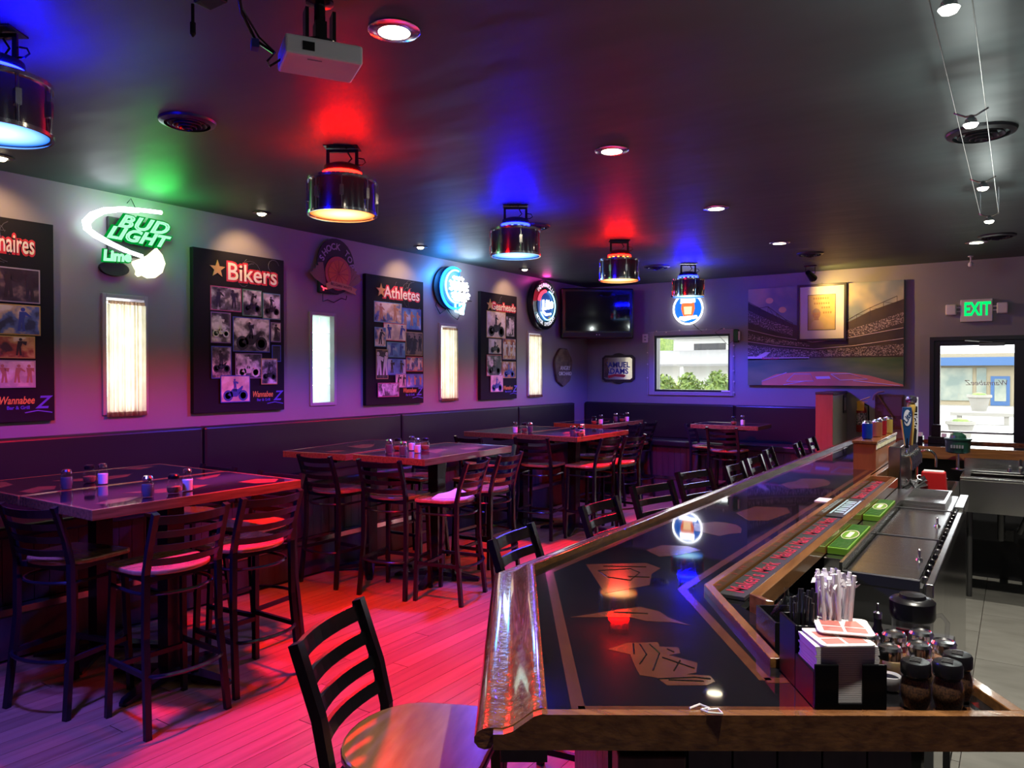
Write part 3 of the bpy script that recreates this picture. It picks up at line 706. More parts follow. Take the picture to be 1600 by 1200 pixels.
poster(5.485, 6.375, 'Athletes', [(.13, .20, .60, .36, 'cyan', 'sport', 'p'), (.60, .23, .95, .40, 'blue', 'blue', 'p'), (.28, .36, .68, .50, 'red', 'pale', 'p'), (.13, .40, .32, .55, 'cyan', 'sport', 'p'), (.66, .42, .97, .61, 'tan', 'dark', 'p'), (.33, .51, .65, .63, 'cyan', 'blue', 'p'), (.15, .57, .35, .80, 'tan', 'dark', 'p'), (.33, .64, .66, .77, 'blue', 'blue', 'p'), (.66, .62, .97, .74, 'red', 'sport', 'p'), (.47, .76, .66, .87, 'violet', 'pale', 'p'), (.66, .76, .97, .87, 'blue', 'blue', 'p'), (.17, .83, .53, .94, 'pink', 'bw', 'p')],
       'black collage poster headed Athletes with gold star and sports photos', 13, .165, 'sport', .61)
poster(7.45, 8.255, 'Gearheads', [(.15, .17, .67, .42, 'gold', 'pale', 'm'), (.68, .20, .92, .40, 'black', 'bw', 'p'), (.20, .43, .55, .57, 'grey', 'pale', 'm'), (.58, .42, .95, .62, 'violet', 'warm', 'p'), (.14, .58, .55, .78, 'red', 'bw', 'm'), (.56, .64, .95, .80, 'gold', 'warm', 'm'), (.24, .77, .58, .93, 'grey', 'pale', 'm')],
       'black collage poster headed Gearheads with gold star and car photos', 14, .125, 'car', .62)

# ------------------------------------------------------------------ neon and other signs
nb = thing('neon_sign', 'white and green Bud Light Lime neon with glowing lime wedge', 'neon sign', mw=lw(3.04, 2.68, .0))
sub = lambda L, z=.07: [(a - 3.04, b - 2.68, z) for a, b in L]
MB().box(-.15, .25, -.10, .18, .002, .03).build('backing_box', M['black_matte'], nb, bevel=.01)
sw = [(3.282, 2.947), (3.141, 2.938), (2.983, 2.923), (2.842, 2.89), (2.752, 2.842), (2.702, 2.782), (2.712, 2.733), (2.773, 2.691), (2.869, 2.654), (2.987, 2.618), (3.127, 2.59)]
sw2 = [(3.10, 2.925), (2.95, 2.905), (2.842, 2.872), (2.77, 2.82), (2.735, 2.775), (2.745, 2.729), (2.796, 2.70), (2.90, 2.655), (3.02, 2.615)]
for L, r_ in ((sw, .015), (sw2, .013)):
    MB().tube(sub(L), r_, 8).build('white_swoosh', M['neon_white'], nb, smooth=True)
textobj('bud_lettering', 'BUD', .125, M['neon_green'], nb, (.09, .145, .07), (0, 0, R(-1.0)), shear=.42, outline=.0052, scale=(1.45, 1.05, 1), space=1.08)
textobj('light_lettering', 'LIGHT', .118, M['neon_green'], nb, (.045, .048, .07), (0, 0, R(-1.8)), shear=.42, outline=.0052, scale=(1.32, 1.05, 1), space=1.04)
textobj('lime_lettering', 'Lime', .105, M['neon_green'], nb, (-.105, -.115, .07), (0, 0, R(4)), shear=.15, outline=.006, scale=(1.0, 1, 1))
MB().prism([(a - 3.04, b - 2.68) for a, b in [(3.241, 2.668), (3.286, 2.622), (3.309, 2.557), (3.285, 2.486), (3.227, 2.439), (3.176, 2.431), (3.126, 2.45), (3.101, 2.435), (3.082, 2.451), (3.086, 2.478), (3.058, 2.526), (3.059, 2.544), (3.139, 2.584), (3.177, 2.607)]], .045, .075).build('lime_wedge', M['neon_yellow'], nb)
textobj('bud_halo', 'BUD', .125, M['painted_halo'], nb, (.09, .145, .055), (0, 0, R(-1.0)), shear=.42, offset=.016, scale=(1.45, 1.05, 1), space=1.08)  # halos: widened emissive lettering imitates the green glow around the tubes
textobj('light_halo', 'LIGHT', .118, M['painted_halo'], nb, (.045, .048, .055), (0, 0, R(-1.8)), shear=.42, offset=.016, scale=(1.32, 1.05, 1), space=1.04)
textobj('lime_halo', 'Lime', .105, M['painted_halo'], nb, (-.105, -.115, .055), (0, 0, R(4)), shear=.15, offset=.014)
MB().lathe([(.09, .0), (.09, .03)], 20, -.1, -.20, .003, 1.2, .6).build('transformer', M['black_matte'], nb)
MB().tube([(.0, .30, .02), (.03, .34, .02), (.06, .27, .03)], .003, 6).build('hanging_wire', M['black_metal'], nb)
light('neon_green_light', 'POINT', (.12, .20, .24), 11.0, (.05, 1, .12), nb, radius=.16)
light('neon_white_light', 'POINT', (-.20, .22, .22), 3.0, (.85, .92, 1), nb, radius=.16)

so = thing('unlit_sign', 'unlit round orange slice beer sign with dark letters and banner', 'sign', mw=lw(5.08, 2.70, 0))
MB().box(-.20, .05, -.22, -.05, .002, .05).build('transformer', M['black_matte'], so, bevel=.01)
MB().disc(0, .05, .24, .045, .055, 28, 1.12).build('backing_disc', M['black_matte'], so)
M['orange_p'] = mat('orange_panel', (.55, .16, .04), .4); M['orange_r'] = mat('orange_rind', (.42, .10, .06), .4); M['gold_p'] = mat('banner_gold', (.48, .33, .12), .4); M['letter_d'] = mat('letter_grey', (.32, .28, .36), .4)
MB().disc(.02, -.02, .165, .056, .064, 28).build('orange_rind', M['orange_r'], so)
MB().disc(.02, -.02, .13, .065, .070, 26).build('orange_flesh', M['orange_p'], so)
for a in range(0, 180, 30):
    MB().tube([(.02 + .128 * math.cos(R(a)), -.02 + .128 * math.sin(R(a)), .070), (.02 - .128 * math.cos(R(a)), -.02 - .128 * math.sin(R(a)), .070)], .003, 4).build('slice_line', M['orange_r'], so)
arctext('arc_letter', 'SHOCK TOP', .205, 85, 17, .085, M['letter_d'], so, .062, sy=1.15, offset=.002)
MB().prism([(-.14, -.13), (-.06, -.10), (.10, -.115), (.26, -.15), (.23, -.18), (.25, -.21), (.10, -.175), (-.05, -.165), (-.13, -.19)], .066, .074).build('banner', M['gold_p'], so)
textobj('banner_lettering', 'BELGIAN WHITE', .038, M['black_matte'], so, (.05, -.142, .0745), (0, 0, R(-6)))
M['wheat'] = mat('wheat_gold', (.20, .13, .07), .5)
for s in (-1, 1):
    q = MB()
    for i in range(4):
        q.prism([(s * .13, -.15), (s * (.17 + .03 * i), -.02 + .03 * (3 - i)), (s * (.235 + .035 * i), .06 - .035 * i), (s * (.19 + .03 * i), -.05 - .015 * i), (s * .16, -.15)], .058 + .002 * i, .0595 + .002 * i)
    q.build('wheat_ears', M['wheat'], so)
MB().tube([(-.19, -.16, .06), (-.17, -.175, .06), (-.12, -.18, .06)], .006, 6).tube([(-.165, -.175, .06), (-.165, -.20, .06)], .006, 6).build('lit_tube_scrap', M['neon_red'], so)
MB().tube([(-.15, -.23, .03), (-.14, -.30, .02), (-.08, -.28, .02), (.0, -.30, .02), (.10, -.25, .02), (.16, -.26, .02), (.17, -.22, .02)], .004, 5).build('wires', M['black_metal'], so)

nw = thing('neon_sign', 'overexposed blue and white beer neon between athletes and gearheads posters', 'neon sign', mw=lw(6.90, 2.69, 0))
MB().disc(-.05, .02, .27, .004, .03, 32, .92).build('backing_disc', M['black_matte'], nw)
MB().prism([(p[0], p[1]) for p in arc(.0, .02, .25, 60, 300, 26)], .05, .056).build('blue_panel', mat('blue_neon_panel', (.02, .12, .6), .3, emit=(.01, .16, 1.0), es=.8), nw)
MB().tube(arc(.0, .02, .24, 62, 305, 26, z=.07), .014, 8).build('blue_arc', M['neon_blue'], nw, smooth=True)
MB().tube(arc(.02, .04, .19, 75, 280, 20, z=.08), .012, 8).build('cyan_arc', M['neon_cyan'], nw, smooth=True)
for k, (yy, xa, xb) in enumerate(((.14, -.04, .15), (.085, -.10, .22), (.05, -.08, .24), (.01, -.10, .24), (-.04, -.06, .27), (-.075, -.05, .25), (-.11, -.02, .2))):
    pts = [(xa + (xb - xa) * i / 12, yy + .013 * math.sin(i * 2.1 + k), .085) for i in range(13)]
    MB().tube(pts, .015, 7).build('white_tube', M['neon_white'], nw, smooth=True)
MB().tube([(.02, -.16, .07), (.02, -.25, .07), (.16, -.27, .07), (.20, -.15, .07), (.10, -.15, .07), (.10, -.25, .07)], .013, 7).build('glass_tube', M['neon_cyan'], nw, smooth=True)
MB().prism([(.10, -.15), (.21, -.13), (.19, -.28), (.12, -.28)], .06, .064).build('white_glass_panel', M['neon_white'], nw)
MB().tube([(-.24, -.12, .02), (-.28, -.2, .02), (-.2, -.29, .02), (-.08, -.22, .02), (.02, -.30, .02), (.12, -.34, .02), (.20, -.25, .02)], .005, 5).build('wires', M['black_metal'], nw, smooth=True)
MB().tube([(.22, -.09, .02), (.40, -.10, .02)], .004, 5).build('wires', M['black_metal'], nw)
light('neon_blue_light', 'POINT', (-.24, .14, .13), 14.0, (.02, .28, 1), nw, radius=.1)
light('neon_white_light', 'POINT', (.10, .20, .24), 8.0, (.55, .8, 1), nw, radius=.16)

nm_ = thing('neon_sign', 'round black neon sign with Lite script and Indianapolis lettering ring', 'neon sign', mw=lw(8.88, 2.665, 0))
MB().lathe([(.31, 0), (.345, .02), (.345, .10), (.33, .115), (.30, .105), (0, .105)], 40, 0, 0, .0, 1.0, 1.0).build('housing', M['black_metal'], nm_, smooth=True)
MB().disc(0, -.01, .21, .106, .110, 32).build('blue_disc', mat('navy_face', (.02, .06, .22), .3, emit=(.02, .12, .5), es=.35), nm_)
MB().tube(arc(.02, -.01, .20, -150, 80, 26, z=.13), .009, 7).build('cyan_ring', M['neon_cyan'], nm_, smooth=True)
MB().tube(arc(-.02, .0, .185, 95, 165, 12, z=.13), .022, 7).build('red_arc', M['neon_red'], nm_, smooth=True)
textobj('lite_lettering', 'Lite', .19, M['neon_white'], nm_, (.01, .0, .13), (0, 0, R(10)), shear=.25, offset=.006, ext=.004)
MB().tube([(-.10, -.10, .13), (-.02, -.14, .13), (.10, -.12, .13)], .014, 7).build('white_tail', M['neon_white'], nm_, smooth=True)
M['sign_white'] = mat('sign_white', (.8, .8, .8), .4, emit=(1, 1, 1), es=.7)
arctext('ring_letter', 'INDIANAPOLIS', .27, 90, 8.4, .072, M['sign_white'], nm_, .112, offset=.002)
arctext('ring_letter', 'MOTOR SPEEDWAY', .27, 270, 8.2, .068, M['sign_white'], nm_, .112, flip=True, offset=.002)
MB().prism([(.06, -.17), (.10, -.155), (.13, -.17), (.17, -.15), (.15, -.19), (.16, -.22), (.11, -.20), (.07, -.215)], .115, .12).build('wing_emblem', M['star'], nm_)
light('neon_red_light', 'POINT', (-.05, .345, .16), 3.0, (1, .05, .45), nm_, radius=.06)

ao = thing('wall_sign', 'carved brown oval face sign reading Angry Orchard', 'sign', mw=lw(9.51, 1.81, 0))
M['bark'] = mat('carved_brown', (.10, .05, .035), .5, noise=((.18, .10, .07), (14, 14, 14), 4, .35, .65), bump=((16, 16, 16), .8, .03, 4))
MB().prism([(.25 * math.cos(a) * (1 + .05 * math.sin(5 * a)), .275 * math.sin(a) * (1 + .04 * math.sin(7 * a))) for a in [2 * PI * i / 36 for i in range(36)]], .0, .04).build('plaque', M['bark'], ao, bevel=.008)
MB().lathe([(.17, .04), (.13, .055), (0, .06)], 24, 0, .06, 0, 1, .9).build('carved_apple', M['bark'], ao, smooth=True)
textobj('lettering', 'ANGRY', .085, M['title'], ao, (0, -.02, .062), offset=.001); textobj('lettering', 'ORCHARD', .075, M['title'], ao, (0, -.10, .062), offset=.001)

sm = thing('beer_mirror', 'oval framed mirror sign with blue Samuel Adams lettering', 'mirror', mw=fw(-5.01, 1.79, 0))
MB().prism([(-.27, -.16), (-.22, -.2), (.22, -.2), (.27, -.16), (.27, .16), (.22, .2), (-.22, .2), (-.27, .16)], 0, .03).prism([(.2 * math.cos(2 * PI * i / 30), .232 * math.sin(2 * PI * i / 30)) for i in range(30)], 0, .028).build('frame', mat('mirror_frame', (.035, .018, .018), .4), sm, bevel=.004)
MB().prism([(-.235, -.14), (-.2, -.165), (.2, -.165), (.235, -.14), (.235, .14), (.2, .165), (-.2, .165), (-.235, .14)], .03, .034).build('mirror_glass', M['chrome'], sm)
M['sam_blue'] = mat('lettering_blue', (.06, .07, .30), .4)
textobj('lettering', 'SAMUEL', .115, M['sam_blue'], sm, (-.01, .05, .035), offset=.003); textobj('lettering', 'ADAMS', .115, M['sam_blue'], sm, (-.02, -.045, .035), offset=.003)
MB().prism([(-.17, -.11), (-.05, -.085), (.10, -.09), (.13, -.11), (.10, -.135), (-.05, -.12), (-.15, -.15)], .034, .037).build('red_ribbon', M['title_glow'], sm)
MB().prism([(-.23, -.13), (-.17, -.14), (-.15, -.02), (-.19, .08), (-.16, .15), (-.23, .14)], .034, .036).build('brewer_print', M['bark'], sm)

bn = thing('neon_sign', 'round white-rimmed neon sign of a red beer glass on blue', 'neon sign', mw=fw(-3.905, 2.635, 0))
MB().lathe([(.20, .0), (.20, .04), (0, .04)], 36).build('housing', M['black_matte'], bn)
MB().tube(arc(0, 0, .215, 0, 360, 36, z=.05)[:-1], .012, 8, closed=True).build('white_ring', M['neon_white'], bn, smooth=True)
MB().disc(0, 0, .195, .041, .045, 32).build('blue_face', mat('blue_face', (.01, .12, .55), .3, emit=(.0, .18, .75), es=.9), bn)
MB().prism([(-.09, .09), (.09, .09), (.10, .0), (.065, -.11), (-.065, -.11), (-.10, .0)], .046, .052).build('beer_glass', emat('beer_red', (1.0, .16, .05), 1.6), bn)
MB().prism([(-.06, .03), (.06, .03), (.05, -.08), (-.05, -.08)], .052, .055).build('beer_glow', emat('beer_glow', (1.0, .6, .3), 2.2), bn)
MB().prism([(-.10, .17), (.10, .17), (.11, .09), (.04, .08), (-.03, .085), (-.11, .08)], .052, .058).build('foam', M['neon_white'], bn)
MB().prism([(-.12, -.11), (.13, -.10), (.15, -.14), (.05, -.15), (-.05, -.175), (-.14, -.14)], .052, .056).build('white_lettering_panel', M['neon_white'], bn)
MB().tube([(.06, -.21, .02), (.13, -.28, .02), (.20, -.33, .03)], .004, 5).build('cord', M['black_metal'], bn)

# television in the corner
tv = thing('television', 'black flat television hung across the room corner', 'television', (-5.06, 9.70, 2.58), R(38))
MB().box(-.53, .53, .0, .12, -.36, .37).build('casing', M['black_metal'], tv, bevel=.02)
MB().box(-.47, .47, -.006, .002, -.25, .32).build('screen', mat('tv_screen', (.008, .008, .01), .06), tv)
MB().box(-.5, .5, -.004, .002, -.335, -.275).build('speaker_strip', M['black_matte'], tv)
MB().box(-.06, .06, .12, .42, -.05, .05).build('wall_arm', M['black_metal'], tv)
for xx in (-.02, .02): MB().box(xx, xx + .012, -.008, -.003, -.31, -.298).build('indicator', M['white_plastic'], tv)

# stadium canvas and framed print
M['sky_print'] = printmat('print_sky', [(.06, .11, .2), (.2, .24, .28), (.55, .45, .3)], 1.5, .55, (.3, .7))
M['crowd'] = printmat('print_crowd', [(.02, .012, .02), (.12, .08, .09), (.42, .33, .33)], 60, .55)
M['stand_dark'] = mat('print_stand', (.03, .02, .025), .55, noise=((.07, .045, .03), (3, 3, 3), 3, .3, .7))
M['grass_p'] = mat('print_grass', (.05, .13, .05), .55, noise=((.2, .24, .08), (1.2, 5, 1), 3, .35, .65))
M['clay'] = mat('print_clay', (.72, .2, .09), .55, noise=((.8, .26, .12), (4, 4, 4), 3, .3, .7))
M['chalk'] = mat('print_chalk', (.68, .5, .62), .55)
pc = thing('stadium_picture', 'large canvas print of a baseball stadium on the far wall', 'picture', mw=fw(-2.105, 1.555, 0))
PWd, PH = .945, 1.30
MB().box(-PWd, PWd, 0, PH, .0, .055).build('canvas', M['sky_print'], pc, bevel=.003)
def pp(a, b): return (-PWd + a * 2 * PWd, PH - b * PH)
def layer(name, m, pts, k): MB().prism([pp(*p) for p in pts], .0553, .0553 + .0006 * k).build(name, m, pc)
layer('upper_stand_print', M['stand_dark'], [(0, .14), (.13, .24), (.31, .38), (.45, .45), (.6, .43), (.8, .28), (1, .18), (1, .74), (0, .74)], 1)
layer('crowd_print', M['crowd'], [(0, .22), (.15, .33), (.31, .42), (.31, .50), (.15, .43), (0, .34)], 2)
layer('crowd_print', M['crowd'], [(0, .46), (.2, .53), (.42, .58), (.42, .61), (.2, .58), (0, .52)], 2)
layer('crowd_print', M['crowd'], [(0, .58), (.2, .62), (.45, .65), (1, .60), (1, .71), (0, .71)], 2)
layer('crowd_print', M['crowd'], [(.65, .46), (.8, .40), (1, .30), (1, .40), (.8, .49), (.65, .53)], 2)
for q_ in ([(0, .42), (.2, .50), (.44, .565), (.62, .545), (1, .45)], [(0, .545), (.2, .595), (.45, .635), (.7, .61), (1, .55)]):
    MB().tube([(*pp(*p), .0565) for p in q_], .004, 5).build('light_strip_print', M['chalk'], pc)
q = MB()
top = [(0, .13), (.08, .2), (.14, .19), (.2, .26), (.26, .33), (.31, .37)]
for i in range(5):
    a, b = top[i], top[i + 1]
    q.tube([(*pp(a[0], a[1]), .056), (*pp(b[0], b[1]), .056)], .003, 4); q.tube([(*pp(a[0], a[1]), .056), (*pp(b[0], b[1] + .07), .056)], .002, 4); q.tube([(*pp(b[0], b[1]), .056), (*pp(b[0], b[1] + .07), .056)], .002, 4)
top = [(.64, .38), (.72, .31), (.8, .25), (.88, .2), (.96, .15)]
for i in range(4):
    a, b = top[i], top[i + 1]
    q.tube([(*pp(*a), .056), (*pp(*b), .056)], .003, 4); q.tube([(*pp(*a), .056), (*pp(b[0], b[1] + .07), .056)], .002, 4); q.tube([(*pp(*b), .056), (*pp(b[0], b[1] + .08), .056)], .002, 4)
q.build('roof_truss_print', M['stand_dark'], pc)
M['flood'] = mat('print_floodlight', (.85, .6, .3), .55)
for a, b in ((.15, .13), (.24, .23)):
    c = pp(a, b); MB().disc(c[0], c[1], .05, .0553, .056, 14, .8).build('floodlight_print', M['flood'], pc)
layer('wall_print', M['chalk'], [(0, .70), (.06, .705), (.12, .66), (.16, .66), (.11, .715), (.42, .715), (.42, .735), (0, .74)], 3)
textobj('advert_lettering', 'Baseball', .05, M['title_glow'], pc, (-PWd + .30, PH * .275, .0575), scale=(1.4, 1, 1))
layer('grass_print', M['grass_p'], [(0, .725), (1, .725), (1, 1), (0, 1)], 3)
layer('clay_print', M['clay'], [(.10, 1), (.10, .95), (.2, .885), (.35, .865), (.5, .86), (.65, .87), (.8, .90), (.93, .955), (1, .985), (1, 1)], 4)
for pts in ([(.27, .96), (.32, .885), (.43, .885), (.45, .955), (.27, .96)], [(.56, .885), (.62, .945), (.79, .935), (.68, .88), (.56, .885)], [(.25, .995), (.40, .955)], [(.70, .95), (.98, .995)], [(.1, .96), (.27, .87)]):
    MB().tube([(*pp(*p), .0578) for p in pts], .005, 4).build('chalk_line_print', M['chalk'], pc)
layer('home_plate_print', M['chalk'], [(.46, .91), (.55, .905), (.56, .93), (.47, .935)], 5)

fp = thing('framed_print', 'black framed yellowed portrait print hung over the stadium canvas', 'picture', mw=fw(-2.105, 2.13, .058))
MB().box(-.30, -.27, 0, .735, .0, .03).box(.27, .30, 0, .735, 0, .03).box(-.27, .27, 0, .03, 0, .03).box(-.27, .27, .705, .735, 0, .03).build('frame', M['frame_black'], fp, bevel=.003)
MB().box(-.27, .27, .03, .705, .002, .012).build('mat_board', mat('mat_white', (.72, .68, .62), .6), fp)
MB().box(-.17, .17, .14, .60, .012, .014).build('print_border', M['frame_black'], fp)
pr_ = MB().box(-.163, .163, .147, .593, .014, .0155).build('print', mat('yellowed_paper', (.52, .36, .10), .6, noise=((.62, .47, .18), (6, 6, 6), 3, .3, .7)), fp)
q = MB(); q.prism([(-.13, .16), (-.12, .24), (-.09, .27), (-.02, .27), (.02, .23), (.03, .16)], .0156, .0165); q.build('shoulders', mat('sepia_pale', (.6, .42, .2), .6), pr_)
q = MB(); q.disc(-.06, .345, .048, .0156, .0165, 18, 1.25); q.prism([(-.09, .26), (-.03, .26), (-.035, .32), (-.085, .32)], .0156, .0164); q.build('head', mat('sepia_skin', (.42, .22, .10), .6), pr_)
MB().prism([(-.11, .37), (-.02, .37), (-.005, .36), (-.03, .41), (-.07, .425), (-.10, .405)], .0166, .0172).build('cap', mat('sepia_grey', (.35, .25, .15), .6), pr_)
M['sepia'] = mat('sepia_ink', (.35, .2, .06), .6)
MB().tube([(-.08, .345, .0172), (-.065, .345, .0172)], .003, 4).tube([(-.05, .345, .0172), (-.035, .345, .0172)], .003, 4).tube([(-.075, .31, .0172), (-.045, .31, .0172)], .003, 4).build('face_lines', M['sepia'], pr_)
q = MB()
for yy, xa, xb in ((.55, -.10, .11), (.485, -.09, .12), (.43, .0, .13), (.365, .02, .14), (.175, -.12, -.02)):
    for i in range(int((xb - xa) / .028)):
        q.box(xa + i * .028, xa + i * .028 + .018, yy - .012, yy + .012, .0156, .0162)
q.build('faded_letter_marks', M['sepia'], pr_)['kind'] = 'stuff'
MB().tube([(.0, .735, .0), (.0, .76, -.01)], .002, 4).build('hanging_wire', M['steel_dark'], fp)

ex = thing('exit_sign', 'white exit sign with glowing green letters and two lamp heads', 'exit sign', mw=fw(-.41, 2.315, 0))
MB().box(-.16, .16, 0, .26, 0, .05).build('housing', M['white_plastic'], ex, bevel=.006)
textobj('exit_lettering', 'EXIT', .215, M['exit_e'], ex, (0.008, .140, .051), scale=(.60, 1.0, 1), offset=.006, ext=.002)
for s in (-1, 1):
    MB().box(min(s * .16, s * .2), max(s * .16, s * .2), .12, .135, .01, .03).box(min(s * .16, s * .2), max(s * .16, s * .2), .165, .18, .01, .03).build('lamp_arm', M['white_plastic'], ex)
    MB().box(s * .255 - .055, s * .255 + .055, .085, .21, .0, .07).build('lamp_head', M['white_plastic'], ex, bevel=.012)

ol = thing('wall_socket', 'small white wall plate left of the far window', 'socket', mw=fw(-4.578, 2.235, 0))
MB().box(-.045, .045, -.062, .062, 0, .01).build('plate', M['white_plastic'], ol, bevel=.002)
MB().box(-.015, .015, .012, .035, .01, .013).box(-.015, .015, -.035, -.012, .01, .013).build('outlet_face', M['trim'], ol)
bx = thing('plug_adapter', 'black plug adapter at the right of the far window frame', 'adapter', mw=fw(-3.215, 2.23, 0))
MB().box(-.035, .03, -.09, .09, 0, .06).build('body', M['black_metal'], bx, bevel=.01)
MB().box(.03, .05, -.06, .06, 0, .05).build('side_plate', M['white_plastic'], bx)
MB().tube([(-.03, -.05, .03), (-.12, -.12, .03), (-.30, .06, .035), (-.20, .11, .035)], .003, 5).build('cord', M['black_metal'], bx)
lt = thing('string_lights', 'string of tiny warm bulbs around the far window trim', 'string lights', mw=fw(-3.885, 1.40, .03))
path = [(-.64, .0, .006), (-.635, .92, .006), (0, .935, .006), (.63, .92, .006), (.635, .0, .006)]
MB().tube(path, .002, 4).build('wire', M['white_plastic'], lt)
for (a, b) in ((-.64, .25), (-.64, .45), (-.64, .62), (-.635, .85), (-.5, .93), (-.35, .91), (-.15, .93), (.25, .93), (.5, .935), (.635, .7), (.635, .55), (.635, .35), (.64, .2), (.64, .05)):
    MB().lathe([(0, -.013), (.010, -.006), (.011, .004), (0, .014)], 8, a, b, .012).build('bulb', M['title'], lt)
# ------------------------------------------------------------------ upholstered benches
board = MB().box(.002, .086, 0, .012, .30, .70).mesh('board', M['panel'])
def bench(length, mw, label, z_back=1.28):
    """local x along the wall, y out of the wall, z up"""
    t = thing('wall_bench', label, 'bench', mw=mw, group='upholstered wall benches')
    L = length
    MB().box(.004, L - .004, .01, .11, .78, z_back).build('back_cushion', M['vinyl'], t, bevel=.022)
    MB().tube([(.01, .10, z_back - .012), (L - .01, .10, z_back - .012)], .007, 6).tube([(L - .008, .108, .80), (L - .008, .108, z_back - .02)], .006, 6).build('piping', M['vinyl'], t)
    MB().box(.004, L - .004, .05, .53, .705, .785).build('seat_cushion', M['vinyl'], t, bevel=.02)
    MB().box(0, L, .02, .46, .30, .705).build('base', M['panel'], t)
    n = int(L / .088)
    for i in range(n):
        o = bpy.data.objects.new('board', board); C.objects.link(o); o.parent = t; o.location = (i * L / n, .46, 0); o.scale = (L / n / .088, 1, 1)
    MB().box(0, L, .02, .57, 0, .292).build('plinth', M['panel'], t)
    MB().box(0, L, .50, .578, .292, .302).box(0, L, .57, .578, .262, .292).build('metal_nosing', M['steel'], t)
    return t
def mleft(y): return Matrix(((0, 1, 0, WX), (-1, 0, 0, y), (0, 0, 1, 0), (0, 0, 0, 1)))   # x runs toward the viewer, y out of the left wall
for y0, y1, l in ((.5, 3.61, 'black vinyl wall bench section behind the nearest table'), (3.61, 5.95, 'black vinyl wall bench section behind the second table'), (5.95, 8.21, 'black vinyl wall bench section behind the third table'), (8.21, 9.72, 'black vinyl wall bench section at the room corner')):
    bench(y1 - y0, mleft(y1), l)
def mfar(x): return Matrix(((-1, 0, 0, x), (0, -1, 0, WY), (0, 0, 1, 0), (0, 0, 0, 1)))
bench(2.32, mfar(-3.22), 'black vinyl bench section under the far window')
bench(1.21, mfar(-2.005), 'black vinyl bench section beside the wooden partition')
pt = thing('partition', 'half-height partition with orange wood end and grey-green side', 'partition', (-1.895, 9.40, 0))
M['orange_wood'] = mat('orange_laminate', (.42, .12, .055), .35, noise=((.34, .09, .04), (20, 20, 2), 3, .3, .7))
MB().box(-.10, .09, 0, .03, 0, 1.48).build('end_panel', M['orange_wood'], pt)
MB().box(-.10, .075, .03, .88, 0, 1.46).build('core', M['orange_wood'], pt)
MB().box(.076, .09, .03, .88, .05, 1.45).build('side_panel', mat('olive_laminate', (.34, .34, .26), .25), pt)
MB().box(-.105, .098, -.005, .88, 1.46, 1.49).build('top_cap', M['panel'], pt, bevel=.004)
nf = MB().box(.091, .10, .62, .80, 1.22, 1.44).build('notice_frame', M['frame_black'], pt)
MB().box(.1, .101, .65, .77, 1.25, 1.41).build('notice_paper', mat('notice_paper', (.35, .36, .33), .5), nf)

# ------------------------------------------------------------------ tables
foot = MB()
for a in range(4):
    c, s = math.cos(a * PI / 2), math.sin(a * PI / 2)
    pts = [(.03, .05, .035), (.03, .05, .075), (.34, .032, .01), (.34, .032, .03), (.37, .02, .0), (.37, .02, .018)]
    v = []
    for r_, hw, z in pts:
        for sgn in (-1, 1): v.append((r_ * c - sgn * hw * s, r_ * s + sgn * hw * c, z))
    n = len(foot.v); foot.v += v
    for q in ((0, 1, 5, 4), (4, 5, 9, 8), (2, 6, 7, 3), (6, 10, 11, 7), (0, 4, 6, 2), (4, 8, 10, 6), (1, 3, 7, 5), (5, 7, 11, 9), (8, 9, 11, 10), (0, 2, 3, 1)): foot.f.append(tuple(n + k for k in q))
foot_me = foot.mesh('base', M['black_metal'])
post_me = MB().box(-.05, .05, -.05, .05, .03, 1.005).mesh('post', M['black_metal'])
plate_me = MB().box(-.26, .26, -.26, .26, 1.005, 1.02).box(-.05, .05, -.5, .5, .985, 1.005).mesh('support_plate', M['black_metal'])
def blob(cx, cy, rx, ry, n, seed, rot=0):
    rnd = random.Random(seed); out = []
    for i in range(n):
        a = 2 * PI * i / n; k = rnd.uniform(.7, 1.1); x_, y_ = rx * k * math.cos(a), ry * k * math.sin(a)
        out.append((cx + x_ * math.cos(rot) - y_ * math.sin(rot), cy + x_ * math.sin(rot) + y_ * math.cos(rot)))
    return out
def table(x0, x1, y0, y1, label, motifs, rz=0, foot_deg=20, shift=0.0):
    cx, cy = (x0 + x1) / 2, (y0 + y1) / 2; hx, hy = (x1 - x0) / 2 - .002, (y1 - y0) / 2
    t = thing('bar_table', label, 'table', (cx, cy, 0), rz, group='bar-height tables')
    for nme, me in (('base', foot_me), ('post', post_me), ('support_plate', plate_me)):
        o = bpy.data.objects.new(nme, me); C.objects.link(o); o.parent = t
        o.location = (shift, 0, 0)
        if nme == 'base': o.rotation_euler = (0, 0, R(foot_deg) - rz)
    MB().box(-hx + .02, hx - .02, -hy + .02, hy - .02, 1.02, 1.070).build('tabletop', M['table_top'], t)
    MB().box(-hx, -hx + .02, -hy, hy, 1.02, 1.071).box(hx - .02, hx, -hy, hy, 1.02, 1.071).box(-hx + .02, hx - .02, -hy, -hy + .02, 1.02, 1.071).box(-hx + .02, hx - .02, hy - .02, hy, 1.02, 1.071).build('oak_edge', M['oak_y'], t, bevel=.003)
    for p in motifs: MB().prism([(a - cx, b - cy) for a, b in p], 1.0699, 1.0704).build('printed_motif', M['tan_table'], t)
table(-4.275, -3.545, 1.775, 2.995, 'nearest bar table on the aisle side, black top with oak edge',
      [[(-3.942, 2.128), (-3.907, 2.285), (-3.885, 2.5), (-3.831, 2.566), (-3.754, 2.416), (-3.773, 2.242)], [(-4.133, 2.681), (-4.185, 2.893), (-4.096, 2.809), (-4.05, 2.67)], [(-3.777, 2.725), (-3.803, 2.87), (-3.692, 2.945), (-3.597, 2.847), (-3.647, 2.751)], blob(-3.72, 2.0, .06, .14, 12, 4, .3)])
